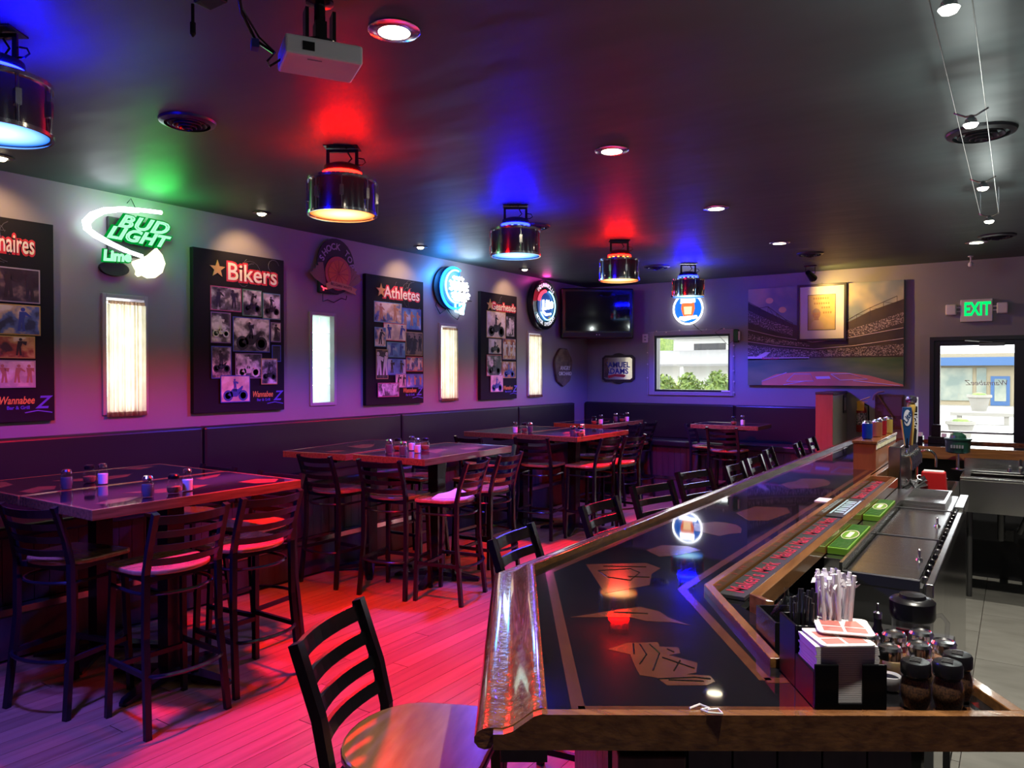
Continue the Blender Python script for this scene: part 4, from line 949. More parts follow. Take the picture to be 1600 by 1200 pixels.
table(-5.02, -4.28, 1.77, 2.985, 'nearest bar table on the wall side, behind the first oak seam',
      [[(-4.96, 1.957), (-4.9, 1.966), (-4.756, 1.941), (-4.68, 1.846)], [(-4.441, 1.843), (-4.555, 1.988), (-4.497, 2.056), (-4.38, 1.993), (-4.337, 1.861)], [(-4.733, 2.143), (-4.699, 2.264), (-4.653, 2.432), (-4.656, 2.575), (-4.555, 2.499), (-4.515, 2.322), (-4.617, 2.189)], [(-4.96, 2.655), (-4.95, 2.784), (-4.9, 2.865), (-4.82, 2.721)]], 0, 45)
table(-4.375, -3.655, 4.20, 5.43, 'second bar table from the viewer on the aisle side', [[(-4.073, 4.703), (-4.044, 4.916), (-3.964, 4.904), (-3.856, 4.607)], blob(-4.15, 4.45, .07, .12, 12, 2, .5), blob(-3.85, 5.1, .08, .15, 12, 3)], R(2.5))
table(-5.105, -4.465, 4.08, 5.30, 'second bar table from the viewer on the wall side', [[(-4.863, 4.636), (-4.877, 4.844), (-4.782, 4.909), (-4.658, 4.704), (-4.668, 4.56)], blob(-4.7, 4.25, .07, .1, 12, 7), blob(-4.7, 5.1, .08, .1, 12, 8)], R(9), 45, .10)
table(-4.395, -3.645, 6.56, 7.75, 'third bar table from the viewer on the aisle side, red-lit edge', [blob(-4.0, 7.1, .1, .2, 12, 9), blob(-3.85, 6.75, .05, .1, 12, 10)])
table(-5.05, -4.40, 6.52, 7.72, 'third bar table from the viewer on the wall side', [blob(-4.7, 7.1, .1, .2, 12, 11)], 0, 45, .05)
table(-5.0, -4.29, 8.36, 9.58, 'farthest bar table in the left corner by the television', [blob(-4.6, 8.9, .1, .2, 12, 12)], 0, 45)
table(-3.44, -2.59, 9.12, 9.72, 'single bar table in front of the far bench', [blob(-3.0, 9.4, .15, .1, 12, 13)], 0, 45)

# ------------------------------------------------------------------ stools
def make_stool():
    t = thing('bar_stool', '', 'stool')
    seat_pts = []
    for i in range(15):
        a = PI + PI * i / 14
        seat_pts.append((.205 * math.cos(a), -.03 + .165 * math.sin(a)))
    seat_pts += [(.215, .15), (.20, .185), (.10, .195), (-.10, .195), (-.20, .185), (-.215, .15)]
    MB().prism(seat_pts, .742, .768).build('seat', M['seat'], t, bevel=.008)
    MB().box(-.175, .175, -.155, .165, .715, .742).build('seat_frame', M['black_metal'], t)
    for s in (-1, 1):
        MB().tube([(s * .207, -.212, 0), (s * .190, -.165, .46), (s * .186, -.165, .76), (s * .183, -.19, .88), (s * .182, -.25, 1.055)], .015, 4, sq=(.015, .0135)).build('back_post', M['black_metal'], t)
        MB().tube([(s * .200, .178, 0), (s * .183, .155, .742)], .014, 4, sq=(.0135, .0135)).build('front_leg', M['black_metal'], t)
        MB().tube([(s * .196, -.185, .285), (s * .193, .166, .285)], .01, 4, sq=(.009, .012)).build('side_stretcher', M['black_metal'], t)
    for zc, hz in ((1.022, .021), (.952, .0165), (.884, .0165), (.816, .0165)):
        q = MB(); n = 8
        yb = -.19 - .06 * (zc - .88) / .175 if zc > .88 else -.165 - .025 * (zc - .76) / .12
        for i in range(n + 1):
            u = -1 + 2 * i / n; bow = -.035 * (1 - u * u)
            for yy, zz in ((bow - .006, -hz), (bow + .006, -hz), (bow + .006 - .012, hz), (bow - .006 - .012, hz)):
                q.v.append((u * .178, yb + yy, zc + zz - (.006 * (1 - u * u))))
        for i in range(n):
            for j in range(4): q.f.append((i * 4 + j, i * 4 + (j + 1) % 4, i * 4 + 4 + (j + 1) % 4, i * 4 + 4 + j))
        q.f += [(0, 1, 2, 3), tuple(n * 4 + j for j in (3, 2, 1, 0))]
        q.build('slat', M['black_metal'], t)
    hoop = [(-.188, .15, .66), (-.195, .0, .66)] + [(.195 * math.cos(R(a)), -.06 + .155 * math.sin(R(a)), .66) for a in range(180, 361, 20)] + [(.195, .0, .66), (.188, .15, .66)]
    MB().tube(hoop, .009, 6).build('upper_hoop', M['black_metal'], t, smooth=True)
    MB().tube([(-.19, -.17, .285)] + [(.20 * math.cos(R(a)), -.16 + .10 * math.sin(R(a)), .285) for a in range(190, 351, 20)] + [(.19, -.17, .285)], .010, 6).build('rear_footrest', M['black_metal'], t, smooth=True)
    MB().tube([(-.195, .17, .25), (.195, .17, .25)], .012, 4, sq=(.012, .012)).build('front_footrest', M['black_metal'], t)
    return t
stool0 = make_stool()
GT, GB = 'ladderback stools around the tables', 'ladderback stools along the bar'
ST = [(-3.29, 2.12, 178, 'stool on the aisle side of the nearest table, closer of two, seat lit red', GT),
      (-3.335, 2.625, 179, 'stool on the aisle side of the nearest table, farther of two, seat lit red', GT),
      (-4.05, 1.715, 104, 'stool at the near end of the nearest table, cut by the left edge', GT),
      (-4.03, 3.24, -83, 'stool at the far end of the nearest aisle table, behind the table corner', GT),
      (-4.68, 3.22, -90, 'stool at the far end of the nearest wall table, mostly hidden under the table', GT),
      (-4.655, 4.06, 90, 'stool at the near end of the second wall table, against the bench', GT),
      (-3.99, 4.105, 100, 'stool at the near end of the second aisle table, left of the towel stool', GT),
      (-3.36, 4.515, 191, 'stool with a crumpled towel on its seat beside the second table', GT),
      (-3.43, 5.06, 185, 'stool on the aisle side of the second table, behind the towel stool', GT),
      (-4.0, 5.69, -90, 'stool at the far end of the second aisle table', GT),
      (-4.62, 5.50, -90, 'stool at the far end of the second wall table, seat seen below the top', GT),
      (-4.725, 6.165, 82, 'stool at the near end of the third wall table, top rail against the bench', GT),
      (-4.13, 6.455, 98, 'stool at the near end of the third aisle table', GT),
      (-3.44, 6.90, 176, 'stool on the aisle side of the third table, closer of two with red seats', GT),
      (-3.36, 7.32, 172, 'stool on the aisle side of the third table, farther of two with red seats', GT),
      (-4.05, 7.95, -90, 'stool at the far end of the third aisle table', GT),
      (-4.14, 8.98, 180, 'stool on the aisle side of the corner table, closer of two', GT),
      (-4.14, 9.50, 180, 'stool on the aisle side of the corner table, farther of two', GT),
      (-3.64, 9.60, 4, 'stool at the left side of the single far table', GT),
      (-2.985, 8.96, 90, 'stool at the near side of the single far table', GT),
      (-1.50, 1.36, 22, 'bar stool nearest the viewer, large, at the bottom of the picture', GB),
      (-1.725, 2.55, 8, 'second bar stool from the viewer, behind the curved rail corner', GB),
      (-1.77, 3.405, 0, 'third bar stool from the viewer along the bar', GB),
      (-1.80, 4.14, -14, 'fourth bar stool from the viewer along the bar', GB),
      (-1.815, 4.87, -14, 'fifth bar stool from the viewer along the bar', GB),
      (-1.70, 5.36, 0, 'sixth bar stool from the viewer along the bar', GB),
      (-1.72, 5.92, 0, 'seventh bar stool from the viewer along the bar', GB),
      (-1.80, 6.63, 7, 'eighth bar stool from the viewer, turned slightly', GB),
      (-1.73, 7.38, 7, 'ninth bar stool from the viewer, near the bar end', GB),
      (-1.76, 8.05, 2, 'tenth and farthest bar stool, in front of the wooden partition', GB)]
for i, (x, y, fdeg, lab, g) in enumerate(ST):
    f = R(fdeg); cx, cy = x + .25 * math.cos(f), y + .25 * math.sin(f)
    lab = 'black ' + lab
    if i == 0:
        stool0.location = (cx, cy, .0); stool0.rotation_euler = (0, 0, f - PI / 2); stool0['label'] = lab; stool0['group'] = g
    else: dup(stool0, (cx, cy, .0), f - PI / 2, lab, g)
# towel on the stool seat
q = MB(); n = 12
for i in range(n + 1):
    for j in range(n + 1):
        u, v = i / n - .5, j / n - .5
        edge = max(abs(u), abs(v)) * 2
        h = (.05 * (1 - edge ** 2) + .018 * math.sin(9 * u + 3 * v) * (1 - edge)) * (1 if edge < 1 else 0)
        q.v.append((u * .26 + .03 * v, v * .17 + .02 * math.sin(5 * u), .001 + max(h, 0)))
for i in range(n):
    for j in range(n): q.f.append((i * (n + 1) + j, (i + 1) * (n + 1) + j, (i + 1) * (n + 1) + j + 1, i * (n + 1) + j + 1))
tw = q.build('towel', mat('towel_cream', (.62, .55, .42), .9, sheen=.3, bump=((90, 90, 90), .4, .004, 2)), None, smooth=True)
tw.location = (-3.56, 4.46, .768); tw.rotation_euler = (0, 0, .5)
tag(tw, 'crumpled cream cloth towel lying on a stool seat', 'towel')

# ------------------------------------------------------------------ shakers
M['salt'] = mat('salt', (.85, .82, .85), .7); M['pepper'] = mat('pepper_grey', (.10, .085, .09), .8); M['flakes'] = mat('chili_flakes', (.22, .04, .02), .8, noise=((.35, .14, .04), (220, 220, 220), 2, .4, .6)); M['cheese'] = mat('grated_cheese', (.55, .42, .18), .8)
def make_shaker(kind):
    t = thing({'salt': 'salt_shaker', 'pepper': 'pepper_shaker', 'chili': 'chili_shaker'}[kind], '', 'shaker')
    if kind == 'salt':
        body = [(.024, 0), (.026, .004), (.027, .05), (.022, .062), (.019, .07), (.019, .082)]; fill = [(.022, .004), (.024, .05), (0, .052)]; lid = [(.021, .080), (.021, .092), (.015, .098), (0, .099)]; fm, lm = 'salt', 'chrome'
    elif kind == 'pepper':
        body = [(.023, 0), (.026, .004), (.029, .03), (.027, .055), (.021, .072)]; fill = [(.021, .004), (.026, .03), (.025, .055), (0, .056)]; lid = [(.023, .071), (.024, .082), (.018, .09), (0, .092)]; fm, lm = 'pepper', 'chrome'
    else:
        body = [(.024, 0), (.031, .012), (.033, .03), (.029, .05), (.022, .06), (.022, .066)]; fill = [(.024, .004), (.029, .014), (.031, .03), (0, .034)]; lid = [(.025, .064), (.026, .078), (.02, .084), (0, .084)]; fm, lm = 'flakes', 'black_metal'
    MB().lathe(body, 16).build('jar', M['jar'], t, smooth=True)
    MB().lathe(fill, 14).build('contents', M[fm], t, smooth=True)
    MB().lathe(lid, 16).build('lid', M[lm], t, smooth=True)
    return t
proto = {}
NAMEK = {'salt': 'tall salt shaker with white contents', 'pepper': 'steel-lidded pepper shaker', 'chili': 'black-lidded chili flake shaker'}
SH = [('pepper', -4.308, 2.022, 'wall side of the nearest table'), ('chili', -4.477, 2.229, 'wall side of the nearest table'), ('salt', -4.34, 2.235, 'wall side of the nearest table'),
      ('pepper', -3.693, 2.128, 'aisle side of the nearest table'), ('chili', -3.70, 2.275, 'aisle side of the nearest table'), ('salt', -3.718, 2.366, 'aisle side of the nearest table'),
      ('pepper', -4.167, 4.408, 'second table, leftmost of its group'), ('chili', -4.25, 4.60, 'second table, in the group of four'), ('salt', -4.15, 4.66, 'second table, half hidden behind the chili'), ('pepper', -3.945, 4.33, 'second table, frontmost of its group'), ('salt', -3.985, 4.54, 'second table, in the right-hand pair'), ('chili', -4.09, 4.76, 'second table, in the right-hand pair'),
      ('salt', -4.475, 6.68, 'third table, left group'), ('chili', -4.455, 6.83, 'third table, left group'), ('pepper', -4.36, 6.80, 'third table, left group'),
      ('pepper', -3.74, 6.63, 'third table, right group lit pink'), ('chili', -3.67, 6.665, 'third table, right group lit pink'), ('salt', -3.70, 6.76, 'third table, right group lit pink'),
      ('chili', -4.44, 8.42, 'corner table, front pair'), ('salt', -4.36, 8.45, 'corner table, front pair'), ('pepper', -4.45, 9.05, 'corner table, rear group of three'), ('chili', -4.39, 9.12, 'corner table, rear group of three'), ('salt', -4.34, 9.17, 'corner table, rear group of three'),
      ('chili', -2.95, 9.33, 'single far table, left of a pair'), ('salt', -2.83, 9.30, 'single far table, right of a pair')]
for k, x, y, where in SH:
    lab = '%s on the %s' % (NAMEK[k], where)
    if k not in proto:
        proto[k] = make_shaker(k); proto[k].scale = (1.12, 1.12, 1.22); proto[k].location = (x, y, 1.0705); proto[k]['label'] = lab; proto[k]['group'] = 'shakers on the tables'
    else: dup(proto[k], (x, y, 1.0705), 0, lab, 'shakers on the tables')
# ------------------------------------------------------------------ the bar
OX, OY = -.704, 1.156
DX, DY = -.5542, .8324
VX, VY = .8324, .5542
def bp(s, w): return (OX + DX * s + VX * w, OY + DY * s + VY * w)
SC = 1.0357                                   # s of the bend of the front rail
ZT, ZR = 1.072, 1.092                         # black top, wooden rims
YF = 7.95                                     # far arm, outer side
bar = thing('bar_counter', 'long black-topped bar counter with oak armrest rail and angled near end', 'bar counter', (0, 0, 0))
top_poly = [bp(0, 0), (-1.278, 2.018), (-1.278, YF), (2.4, YF), (2.4, 7.22), (-.75, 7.22), (-.75, 2.103), bp(.26, .487), bp(.26, .86), bp(0, .86)]
MB().prism(top_poly, 1.03, ZT).build('counter_top', M['black_top'], bar)
rail_prof = [(0, 1.03), (0, 1.092), (.010, 1.0945), (.026, 1.090), (.045, 1.076), (.062, 1.064), (.080, 1.058), (.098, 1.058), (.114, 1.057), (.126, 1.051), (.133, 1.041), (.133, 1.031), (.126, 1.022), (.114, 1.018), (.102, 1.021), (.098, 1.030)]
MB().sweep(rail_prof, [bp(0, 0), (-1.278, 2.018), (-1.278, YF), (2.4, YF)]).build('armrest_rail', M['rail'], bar, smooth=True)
MB().sweep([(0, .995), (0, 1.03), (.085, 1.03), (.085, .995)], [bp(.0, 0), (-1.278, 2.018), (-1.278, YF), (2.4, YF)]).build('rail_support', M['panel'], bar)
# near end: fascia board, right rim, back rim
prof = [(.862, 1.028), (.862, ZR), (0, ZR), (-.010, 1.093), (-.026, 1.088), (-.045, 1.074), (-.062, 1.062), (-.080, 1.056), (-.098, 1.056), (-.098, 1.028)]
q = MB(); k = len(prof)
for s_ in (-.022, 0.0): q.v += [(*bp(s_, w_), z_) for w_, z_ in prof]
q.f = [tuple(range(k)), tuple(range(k, 2 * k))[::-1]] + [(i, (i + 1) % k, k + (i + 1) % k, k + i) for i in range(k)]
q.build('end_fascia', M['oak'], bar)
MB().prism([bp(0, .862), bp(.28, .862), bp(.28, .838), bp(0, .838)], 1.028, ZR).build('right_rim', M['oak'], bar, bevel=.002)
MB().prism([bp(.26, .838), bp(.28, .838), bp(.28, .62), bp(.26, .62)], 1.028, ZR).build('back_rim', M['oak'], bar, bevel=.002)
# inner rims with the drip gutter between them
MB().sweep([(0, 1.03), (0, ZR), (-.024, ZR), (-.024, 1.03)], [bp(.247, .487), (-.75, 2.103), (-.75, 7.2), ]).build('inner_rim', M['oak_y'], bar, bevel=.002)
MB().prism([(-.726, 2.115), (-.64, 2.09), (-.64, 4.92), (-.726, 4.92)], 1.03, 1.050).prism([bp(.28, .51), bp(.64, .51), bp(.64, .60), bp(.28, .60)], 1.03, 1.050).prism([(-.726, 2.115), bp(.64, .51), bp(.64, .60), (-.64, 2.09)], 1.03, 1.050).build('drip_gutter', M['black_top'], bar)
MB().sweep([(0, 1.035), (0, ZR), (-.028, ZR - .006), (-.028, 1.035)], [bp(.66, .615), (-.614, 2.085), (-.614, 4.94), ]).build('outer_rim', M['oak_y'], bar, bevel=.002)
MB().box(-.726, -.614, 4.92, 4.945, 1.03, ZR).build('gutter_end', M['oak'], bar)
# far arm inner fascia
MB().box(-.75, 2.4, 7.195, 7.222, .99, ZR).build('far_fascia', M['oak'], bar, bevel=.002)
MB().box(-.74, -.70, 4.95, 7.195, .93, ZR).build('bar_inner_fascia', M['oak_y'], bar, bevel=.002)
# base
MB().prism([bp(.03, .14), (-1.13, 2.06), (-1.13, 7.7), (2.3, 7.7), (2.3, 7.40), (-.72, 7.40), (-.72, 2.20), bp(.40, .64), bp(.03, .66)], .0, 1.03).build('base_core', M['black_matte'], bar)
MB().prism([bp(.012, .13), bp(.012, .255), bp(.10, .255), bp(.10, .13)], 0, 1.0).build('corner_post', M['panel_red'], bar, bevel=.004)
for i in range(5):
    w0 = .258 + i * .082
    MB().prism([bp(.014, w0 + .002), bp(.014, w0 + .080), bp(.03, w0 + .080), bp(.03, w0 + .002)], .0, 1.02).build('board', M['panel'], bar)
for i in range(9):
    s0 = .12 + i * .095
    MB().prism([bp(s0 + .002, .125), bp(s0 + .093, .125), bp(s0 + .093, .139), bp(s0 + .002, .139)], 0, 1.0).build('board', M['panel'], bar)
brd = MB().box(-.014, 0, .002, .108, 0, 1.0).mesh('board', M['panel'])
for i in range(51):
    o = bpy.data.objects.new('board', brd); C.objects.link(o); o.parent = bar; o.location = (-1.131, 2.08 + i * .11, 0)
# printed stripes and motifs under the lacquer
def stripe(pts, name='inlay_stripe', wd=.026):
    q = MB(); q.sweep([(-wd / 2, ZT - .001), (-wd / 2, ZT + .0004), (wd / 2, ZT + .0004), (wd / 2, ZT - .001)], pts); q.build(name, M['tan'], bar)
stripe([bp(.045, .06), (-1.232, 2.035), (-1.232, 7.0)])
stripe([bp(.045, .06), bp(.045, .80)])
stripe([(-.81, 6.9), (-.81, 2.085), bp(.18, .455)])
stripe([bp(.18, .455), bp(.18, .80)])
MOT = [[(-1.179, 2.181), (-1.021, 2.308), (-0.956, 2.272), (-0.951, 2.191), (-0.906, 2.073), (-0.978, 1.922)],
       [(-0.954, 1.683), (-0.896, 1.78), (-0.842, 1.863), (-0.784, 1.856), (-0.742, 1.82), (-0.673, 1.795), (-0.722, 1.792), (-0.78, 1.764), (-0.827, 1.769), (-0.902, 1.718)],
       [(-0.772, 1.533), (-0.753, 1.595), (-0.695, 1.639), (-0.681, 1.614), (-0.643, 1.634), (-0.626, 1.603), (-0.643, 1.577), (-0.574, 1.57), (-0.557, 1.517), (-0.571, 1.496), (-0.527, 1.517), (-0.509, 1.494), (-0.516, 1.467), (-0.583, 1.421), (-0.616, 1.445), (-0.65, 1.438), (-0.679, 1.477), (-0.716, 1.533)],
       [(-1.096, 2.478), (-1.08, 2.586), (-0.995, 2.619), (-0.935, 2.587), (-0.973, 2.47), (-1.02, 2.415)],
       [(-1.056, 3.376), (-1.032, 3.592), (-0.897, 3.642), (-0.852, 3.514), (-0.886, 3.274), (-0.954, 3.228)], blob(-1.0, 4.5, .12, .25, 14, 5), blob(-1.02, 3.0, .10, .16, 12, 6, .4)]
for p in MOT: MB().prism(p, ZT - .001, ZT + .0005).build('printed_motif', M['tan'], bar)
for L in ([(-1.108, 2.131), (-1.033, 2.211), (-.988, 2.184), (-.975, 2.086), (-1.048, 2.08), (-1.108, 2.131)], [(-.725, 1.604), (-.686, 1.553), (-.675, 1.493)], [(-.706, 1.616), (-.665, 1.576), (-.637, 1.476)], [(-.649, 1.555), (-.568, 1.535)], [(-.59, 1.447), (-.528, 1.481)], [(-.74, 1.60), (-.71, 1.54)], [(-.61, 1.56), (-.60, 1.50)], [(-.66, 1.61), (-.64, 1.60)], [(-.61, 1.44), (-.55, 1.49), (-.52, 1.50)], [(-1.12, 2.19), (-1.0, 2.26)], [(-1.0, 2.12), (-.94, 2.15)], [(-.88, 1.78), (-.80, 1.82)]):
    MB().tube([(a, b, ZT + .0003) for a, b in L], .0022, 4).build('motif_line', M['black_top'], bar)

# rubber bar mats in the gutter
M['rubber'] = mat('black_rubber', (.018, .016, .022), .7, bump=((300, 300, 300), .3, .002, 1)); M['mat_red'] = mat('mat_red_print', (.36, .015, .045), .5); M['mat_blue'] = mat('mat_pale_print', (.35, .50, .58), .5)
def gutter_mat(y0, y1, label, pale=False):
    t = thing('bar_mat', label, 'bar mat', (-.682, y0, 1.0505), group='black rubber bar mats')
    MB().box(-.038, .038, 0, y1 - y0, 0, .012).build('rubber', M['rubber'], t, bevel=.002)
    if pale:
        for i in range(7): MB().box(-.020, .020, .10 + i * .055, .10 + i * .055 + (.036 if i % 2 else .028), .012, .013).build('letter_block', M['mat_blue'], t)
        for s in (-1, 1): MB().box(s * .03 - .004, s * .03 + .004, .06, y1 - y0 - .06, .012, .013).build('pale_stripe', M['mat_blue'], t)
    else:
        n = max(1, round((y1 - y0) / .46))
        for i in range(n):
            yc = (y1 - y0) * (i + .5) / n
            textobj('lettering', "Maker's", .075, M['mat_red'], t, (0, yc - .085, .0125), (0, 0, R(90)), offset=.0007)
            textobj('lettering', 'Mark', .075, M['mat_red'], t, (0, yc + .135, .0125), (0, 0, R(90)), offset=.0007)
gutter_mat(2.14, 3.56, "long black rubber mat printed red Maker's Mark at the bar's near end")
gutter_mat(3.60, 4.16, 'short black rubber mat with pale blue lettering between the red-printed ones', True)
gutter_mat(4.19, 4.90, "farther black rubber mat printed red Maker's Mark beside the beer tap box")
pap = tag(MB().box(-.03, .03, -.06, .06, 0, .004).build('paper_slip', M['white_plastic'], None, loc=(-.80, 3.95, ZT + .0005)), 'white folded paper slip on the bar beside the inner oak rim', 'paper')
hair = MB().tube([(0, 0, 0), (.02, .012, .003), (.035, .0, .002), (.02, -.008, .002), (.03, -.02, .003), (.055, -.02, .002), (.05, -.005, .003), (.03, -.012, .004)], .0022, 5).build('straw_wrapper', M['white_plastic'], None, smooth=True)
hair.location = (-.49, 1.30, ZR + .002); hair.rotation_euler = (0, 0, .5); tag(hair, 'curled white straw wrapper on the near oak edge of the bar', 'wrapper')

# ------------------------------------------------------------------ underbar: ice wells, mats, sink
wl = thing('ice_well', 'stainless steel underbar ice well with three sliding lids', 'ice well', (0, 2.77, 0))
MB().box(-.58, -.255, .0, 2.10, .05, 1.000).build('body', M['steel_dark'], wl)
MB().box(-.584, -.51, .12, 2.10, 1.000, 1.034).build('back_ledge', M['steel'], wl, bevel=.003)
MB().box(-.508, -.498, 0, 2.10, 1.000, 1.052).build('upstand', M['steel'], wl)
MB().box(-.247, -.222, 0, 2.08, .97, 1.016).build('front_edge', M['steel'], wl, bevel=.004)
MB().box(-.254, -.232, .01, 2.07, .05, .97).build('front_apron', M['steel'], wl)
for k, (a, b) in enumerate(((.02, .72), (.755, 1.48), (1.515, 2.06))):
    ld = MB().box(-.492, -.266, a, b, 1.004, 1.022).build('lid', M['steel'], wl, bevel=.006)
    MB().box(-.496, -.262, a - .026, a - .004, .99, 1.024).build('lid_gasket', M['black_matte'], ld)
    if k < 2:
        MB().lathe([(.014, 0), (.010, .008), (.005, .010), (.005, .036), (.009, .038), (0, .042)], 10, -.295, a + .30, 1.022).build('lid_knob', M['chrome'], ld, smooth=True)
q = MB().box(-.497, -.30, 1.56, 1.575, 1.022, 1.05).box(-.497, -.30, 2.045, 2.06, 1.022, 1.05).box(-.497, -.485, 1.575, 2.045, 1.022, 1.05).box(-.312, -.30, 1.575, 2.045, 1.022, 1.05)
q.build('pan_rim', M['steel'], wl)
MB().box(-.264, -.222, 1.62, 2.08, 1.017, 1.030).build('corner_block', M['steel'], wl, bevel=.003)
rnd = random.Random(2)
for i in range(16):
    yy = .08 + i * .095
    MB().lathe([(.011, -.03), (.012, .0), (.008, .012), (.009, .02), (0, .024)], 10, -.2555 + rnd.uniform(-.002, .002), yy, 1.0).build('bottle_cap', M['black_metal'] if i % 5 else M['steel_dark'], wl, smooth=True)
M['mat_green'] = mat('green_rubber', (.11, .26, .012), .45); M['mat_green_d'] = mat('green_rubber_dark', (.03, .12, .012), .5); M['cream_p'] = mat('cream_print', (.7, .68, .45), .5)
def green_mat(y, label):
    t = thing('service_mat', label, 'bar mat', (-.5475, y, 1.0345), group='green service mats')
    MB().box(-.036, .036, 0, .51, 0, .026).build('tray', M['mat_green'], t, bevel=.003)
    for i in range(20): MB().box(-.031, .031, .012 + i * .0245, .025 + i * .0245, .024, .029).build('rib', M['mat_green_d'], t)
    MB().prism([(.026 * math.cos(2 * PI * i / 24), .255 + .085 * math.sin(2 * PI * i / 24)) for i in range(24)], .0285, .0305).build('emblem', M['mat_green'], t)
    MB().prism([(-.009, .20), (.009, .20), (.009, .31), (-.009, .31)], .0305, .0315).build('emblem_label', M['cream_p'], t)
    MB().tube([(.029 * math.cos(2 * PI * i / 24), .255 + .09 * math.sin(2 * PI * i / 24), .030) for i in range(24)], .0018, 5, closed=True).build('emblem_ring', M['cream_p'], t)
green_mat(2.95, 'bright green ribbed bar mat, nearer of two beside the ice well')
green_mat(3.72, 'bright green ribbed bar mat, farther of two beside the ice well')
ss = thing('side_shelf', 'dark steel side shelf between the bar end and the ice well', 'shelf', (-.34, 2.42, 0))
MB().box(-.24, .18, -.30, .33, .845, .87).build('top', M['steel_dark'], ss, bevel=.004)
MB().box(-.22, .16, -.28, .31, .40, .42).build('lower_shelf', M['steel_dark'], ss)
for a in (-.22, .15):
    for b in (-.28, .30): MB().box(a, a + .02, b, b + .02, 0, .845).build('leg', M['steel_dark'], ss)
pi = thing('pitcher', 'clear plastic pitcher with black lid behind the shakers', 'pitcher', (-.235, 2.30, .8705))
MB().lathe([(.042, 0), (.046, .01), (.052, .17), (.054, .175), (.052, .168), (.044, .012), (0, .008)], 24).build('jug', M['jar'], pi, smooth=True)
MB().lathe([(.054, .165), (.057, .172), (.057, .212), (.050, .218), (.034, .221), (.032, .229), (0, .231)], 24).build('lid', M['black_metal'], pi, smooth=True)
MB().tube([(.040, .028, .165), (.065, .045, .172), (.080, .054, .15), (.078, .052, .09), (.036, .026, .05)], .006, 8).build('handle', M['jar'], pi, smooth=True)
MB().box(-.040, .040, -.004, .004, .04, .13).build('red_insert', mat('red_insert', (.5, .02, .03), .4), pi)
bo = thing('small_bottle', 'small dark pour-top bottle left of the pitcher', 'bottle', (-.315, 2.26, .8705))
MB().lathe([(.022, 0), (.024, .10), (.010, .14), (.010, .16)], 14).build('glass', M['black_metal'], bo, smooth=True)
MB().lathe([(.011, .16), (.011, .175), (.004, .18), (.003, .20), (0, .202)], 10).build('pourer', M['chrome'], bo, smooth=True)

# sink unit in front of the far arm
sk = thing('sink_unit', 'stainless steel bar sink unit at the far end behind the bar', 'sink', (0, 0, 0))
MB().box(-.36, 1.6, 6.55, 6.575, .67, .905).build('front_apron', M['steel'], sk)
MB().box(-.36, 1.6, 6.55, 6.63, .905, .93).box(-.36, 1.6, 7.06, 7.15, .905, .93).box(-.36, -.30, 6.63, 7.06, .905, .93).box(.20, .26, 6.63, 7.06, .905, .93).box(.8, 1.6, 6.63, 7.06, .905, .93).build('rim', M['steel'], sk, bevel=.006)
MB().box(-.30, .20, 6.63, 7.06, .68, .69).box(.26, .80, 6.63, 7.06, .68, .69).build('basin_floor', M['steel'], sk)
MB().box(-.36, 1.6, 7.13, 7.15, .93, 1.02).build('backsplash', M['steel'], sk)
for a in (-.30, .55): MB().lathe([(.02, 0), (.02, .67)], 10, a, 6.70).build('leg', M['steel_dark'], sk)
MB().tube([(.02, 7.08, .93), (.02, 7.08, 1.0), (.02, 6.98, 1.03), (.02, 6.9, .99)], .012, 8).build('faucet', M['chrome'], sk, smooth=True)
for a in (-.05, .09): MB().lathe([(.018, 0), (.014, .03), (.02, .035), (0, .045)], 10, a, 7.08, .93).build('tap_handle', M['chrome'], sk, smooth=True)
MB().tube([(-.1, 6.8, .67), (-.1, 6.8, .45), (-.1, 7.3, .40)], .025, 8).tube([(.08, 6.85, .67), (.02, 6.85, .50), (.02, 7.3, .45)], .02, 8).build('drain_pipes', M['steel_dark'], sk, smooth=True)
MB().box(-.12, -.02, 7.36, 7.40, .33, .42).build('socket_box', M['black_metal'], sk)
# rear sink with gooseneck, red box and steel bits near the tap tower
cs = thing('corner_basin', 'stainless corner basin with rack behind the ice well', 'basin', (-.48, 6.15, 0))
MB().box(-.22, .12, -.45, -.43, .55, .90).box(-.22, .12, .33, .35, .55, .90).box(-.22, -.20, -.43, .33, .55, .90).box(.10, .12, -.43, .33, .55, .90).box(-.2, .1, -.43, .33, .55, .57).build('tub', M['steel'], cs)
MB().box(-.2, .1, -.43, -.1, .84, .85).build('drain_board', M['black_matte'], cs)
for a in (-.2, .09):
    for b in (-.43, .31): MB().box(a, a + .02, b, b + .02, 0, .55).build('leg', M['steel_dark'], cs)
MB().tube([(-.12, -.05, .85), (-.12, -.05, 1.10)] + [(-.06 + .06 * math.cos(R(a)), -.05, 1.10 + .06 * math.sin(R(a))) for a in range(180, -1, -30)] + [(.0, -.05, 1.04)], .009, 8).build('gooseneck_faucet', M['chrome'], cs, smooth=True)
rb = thing('red_box', 'bright red tapered plastic box on the corner basin', 'box', (-.475, 5.86, .851))
MB().hexa([(-.085, -.06, 0), (.085, -.06, 0), (.085, .06, 0), (-.085, .06, 0)], [(-.070, -.05, .185), (.070, -.05, .185), (.070, .05, .185), (-.070, .05, .185)]).build('body', mat('red_plastic', (.48, .012, .015), .35), rb, bevel=.008)
MB().box(-.06, .06, -.04, .04, .185, .19).build('paper_edge', M['white_plastic'], rb)
for i in range(3): MB().lathe([(.006, 0), (.006, .004)], 8, .086 - .004 * i, 0, .04 + .05 * i).build('rivet', M['chrome'], rb)

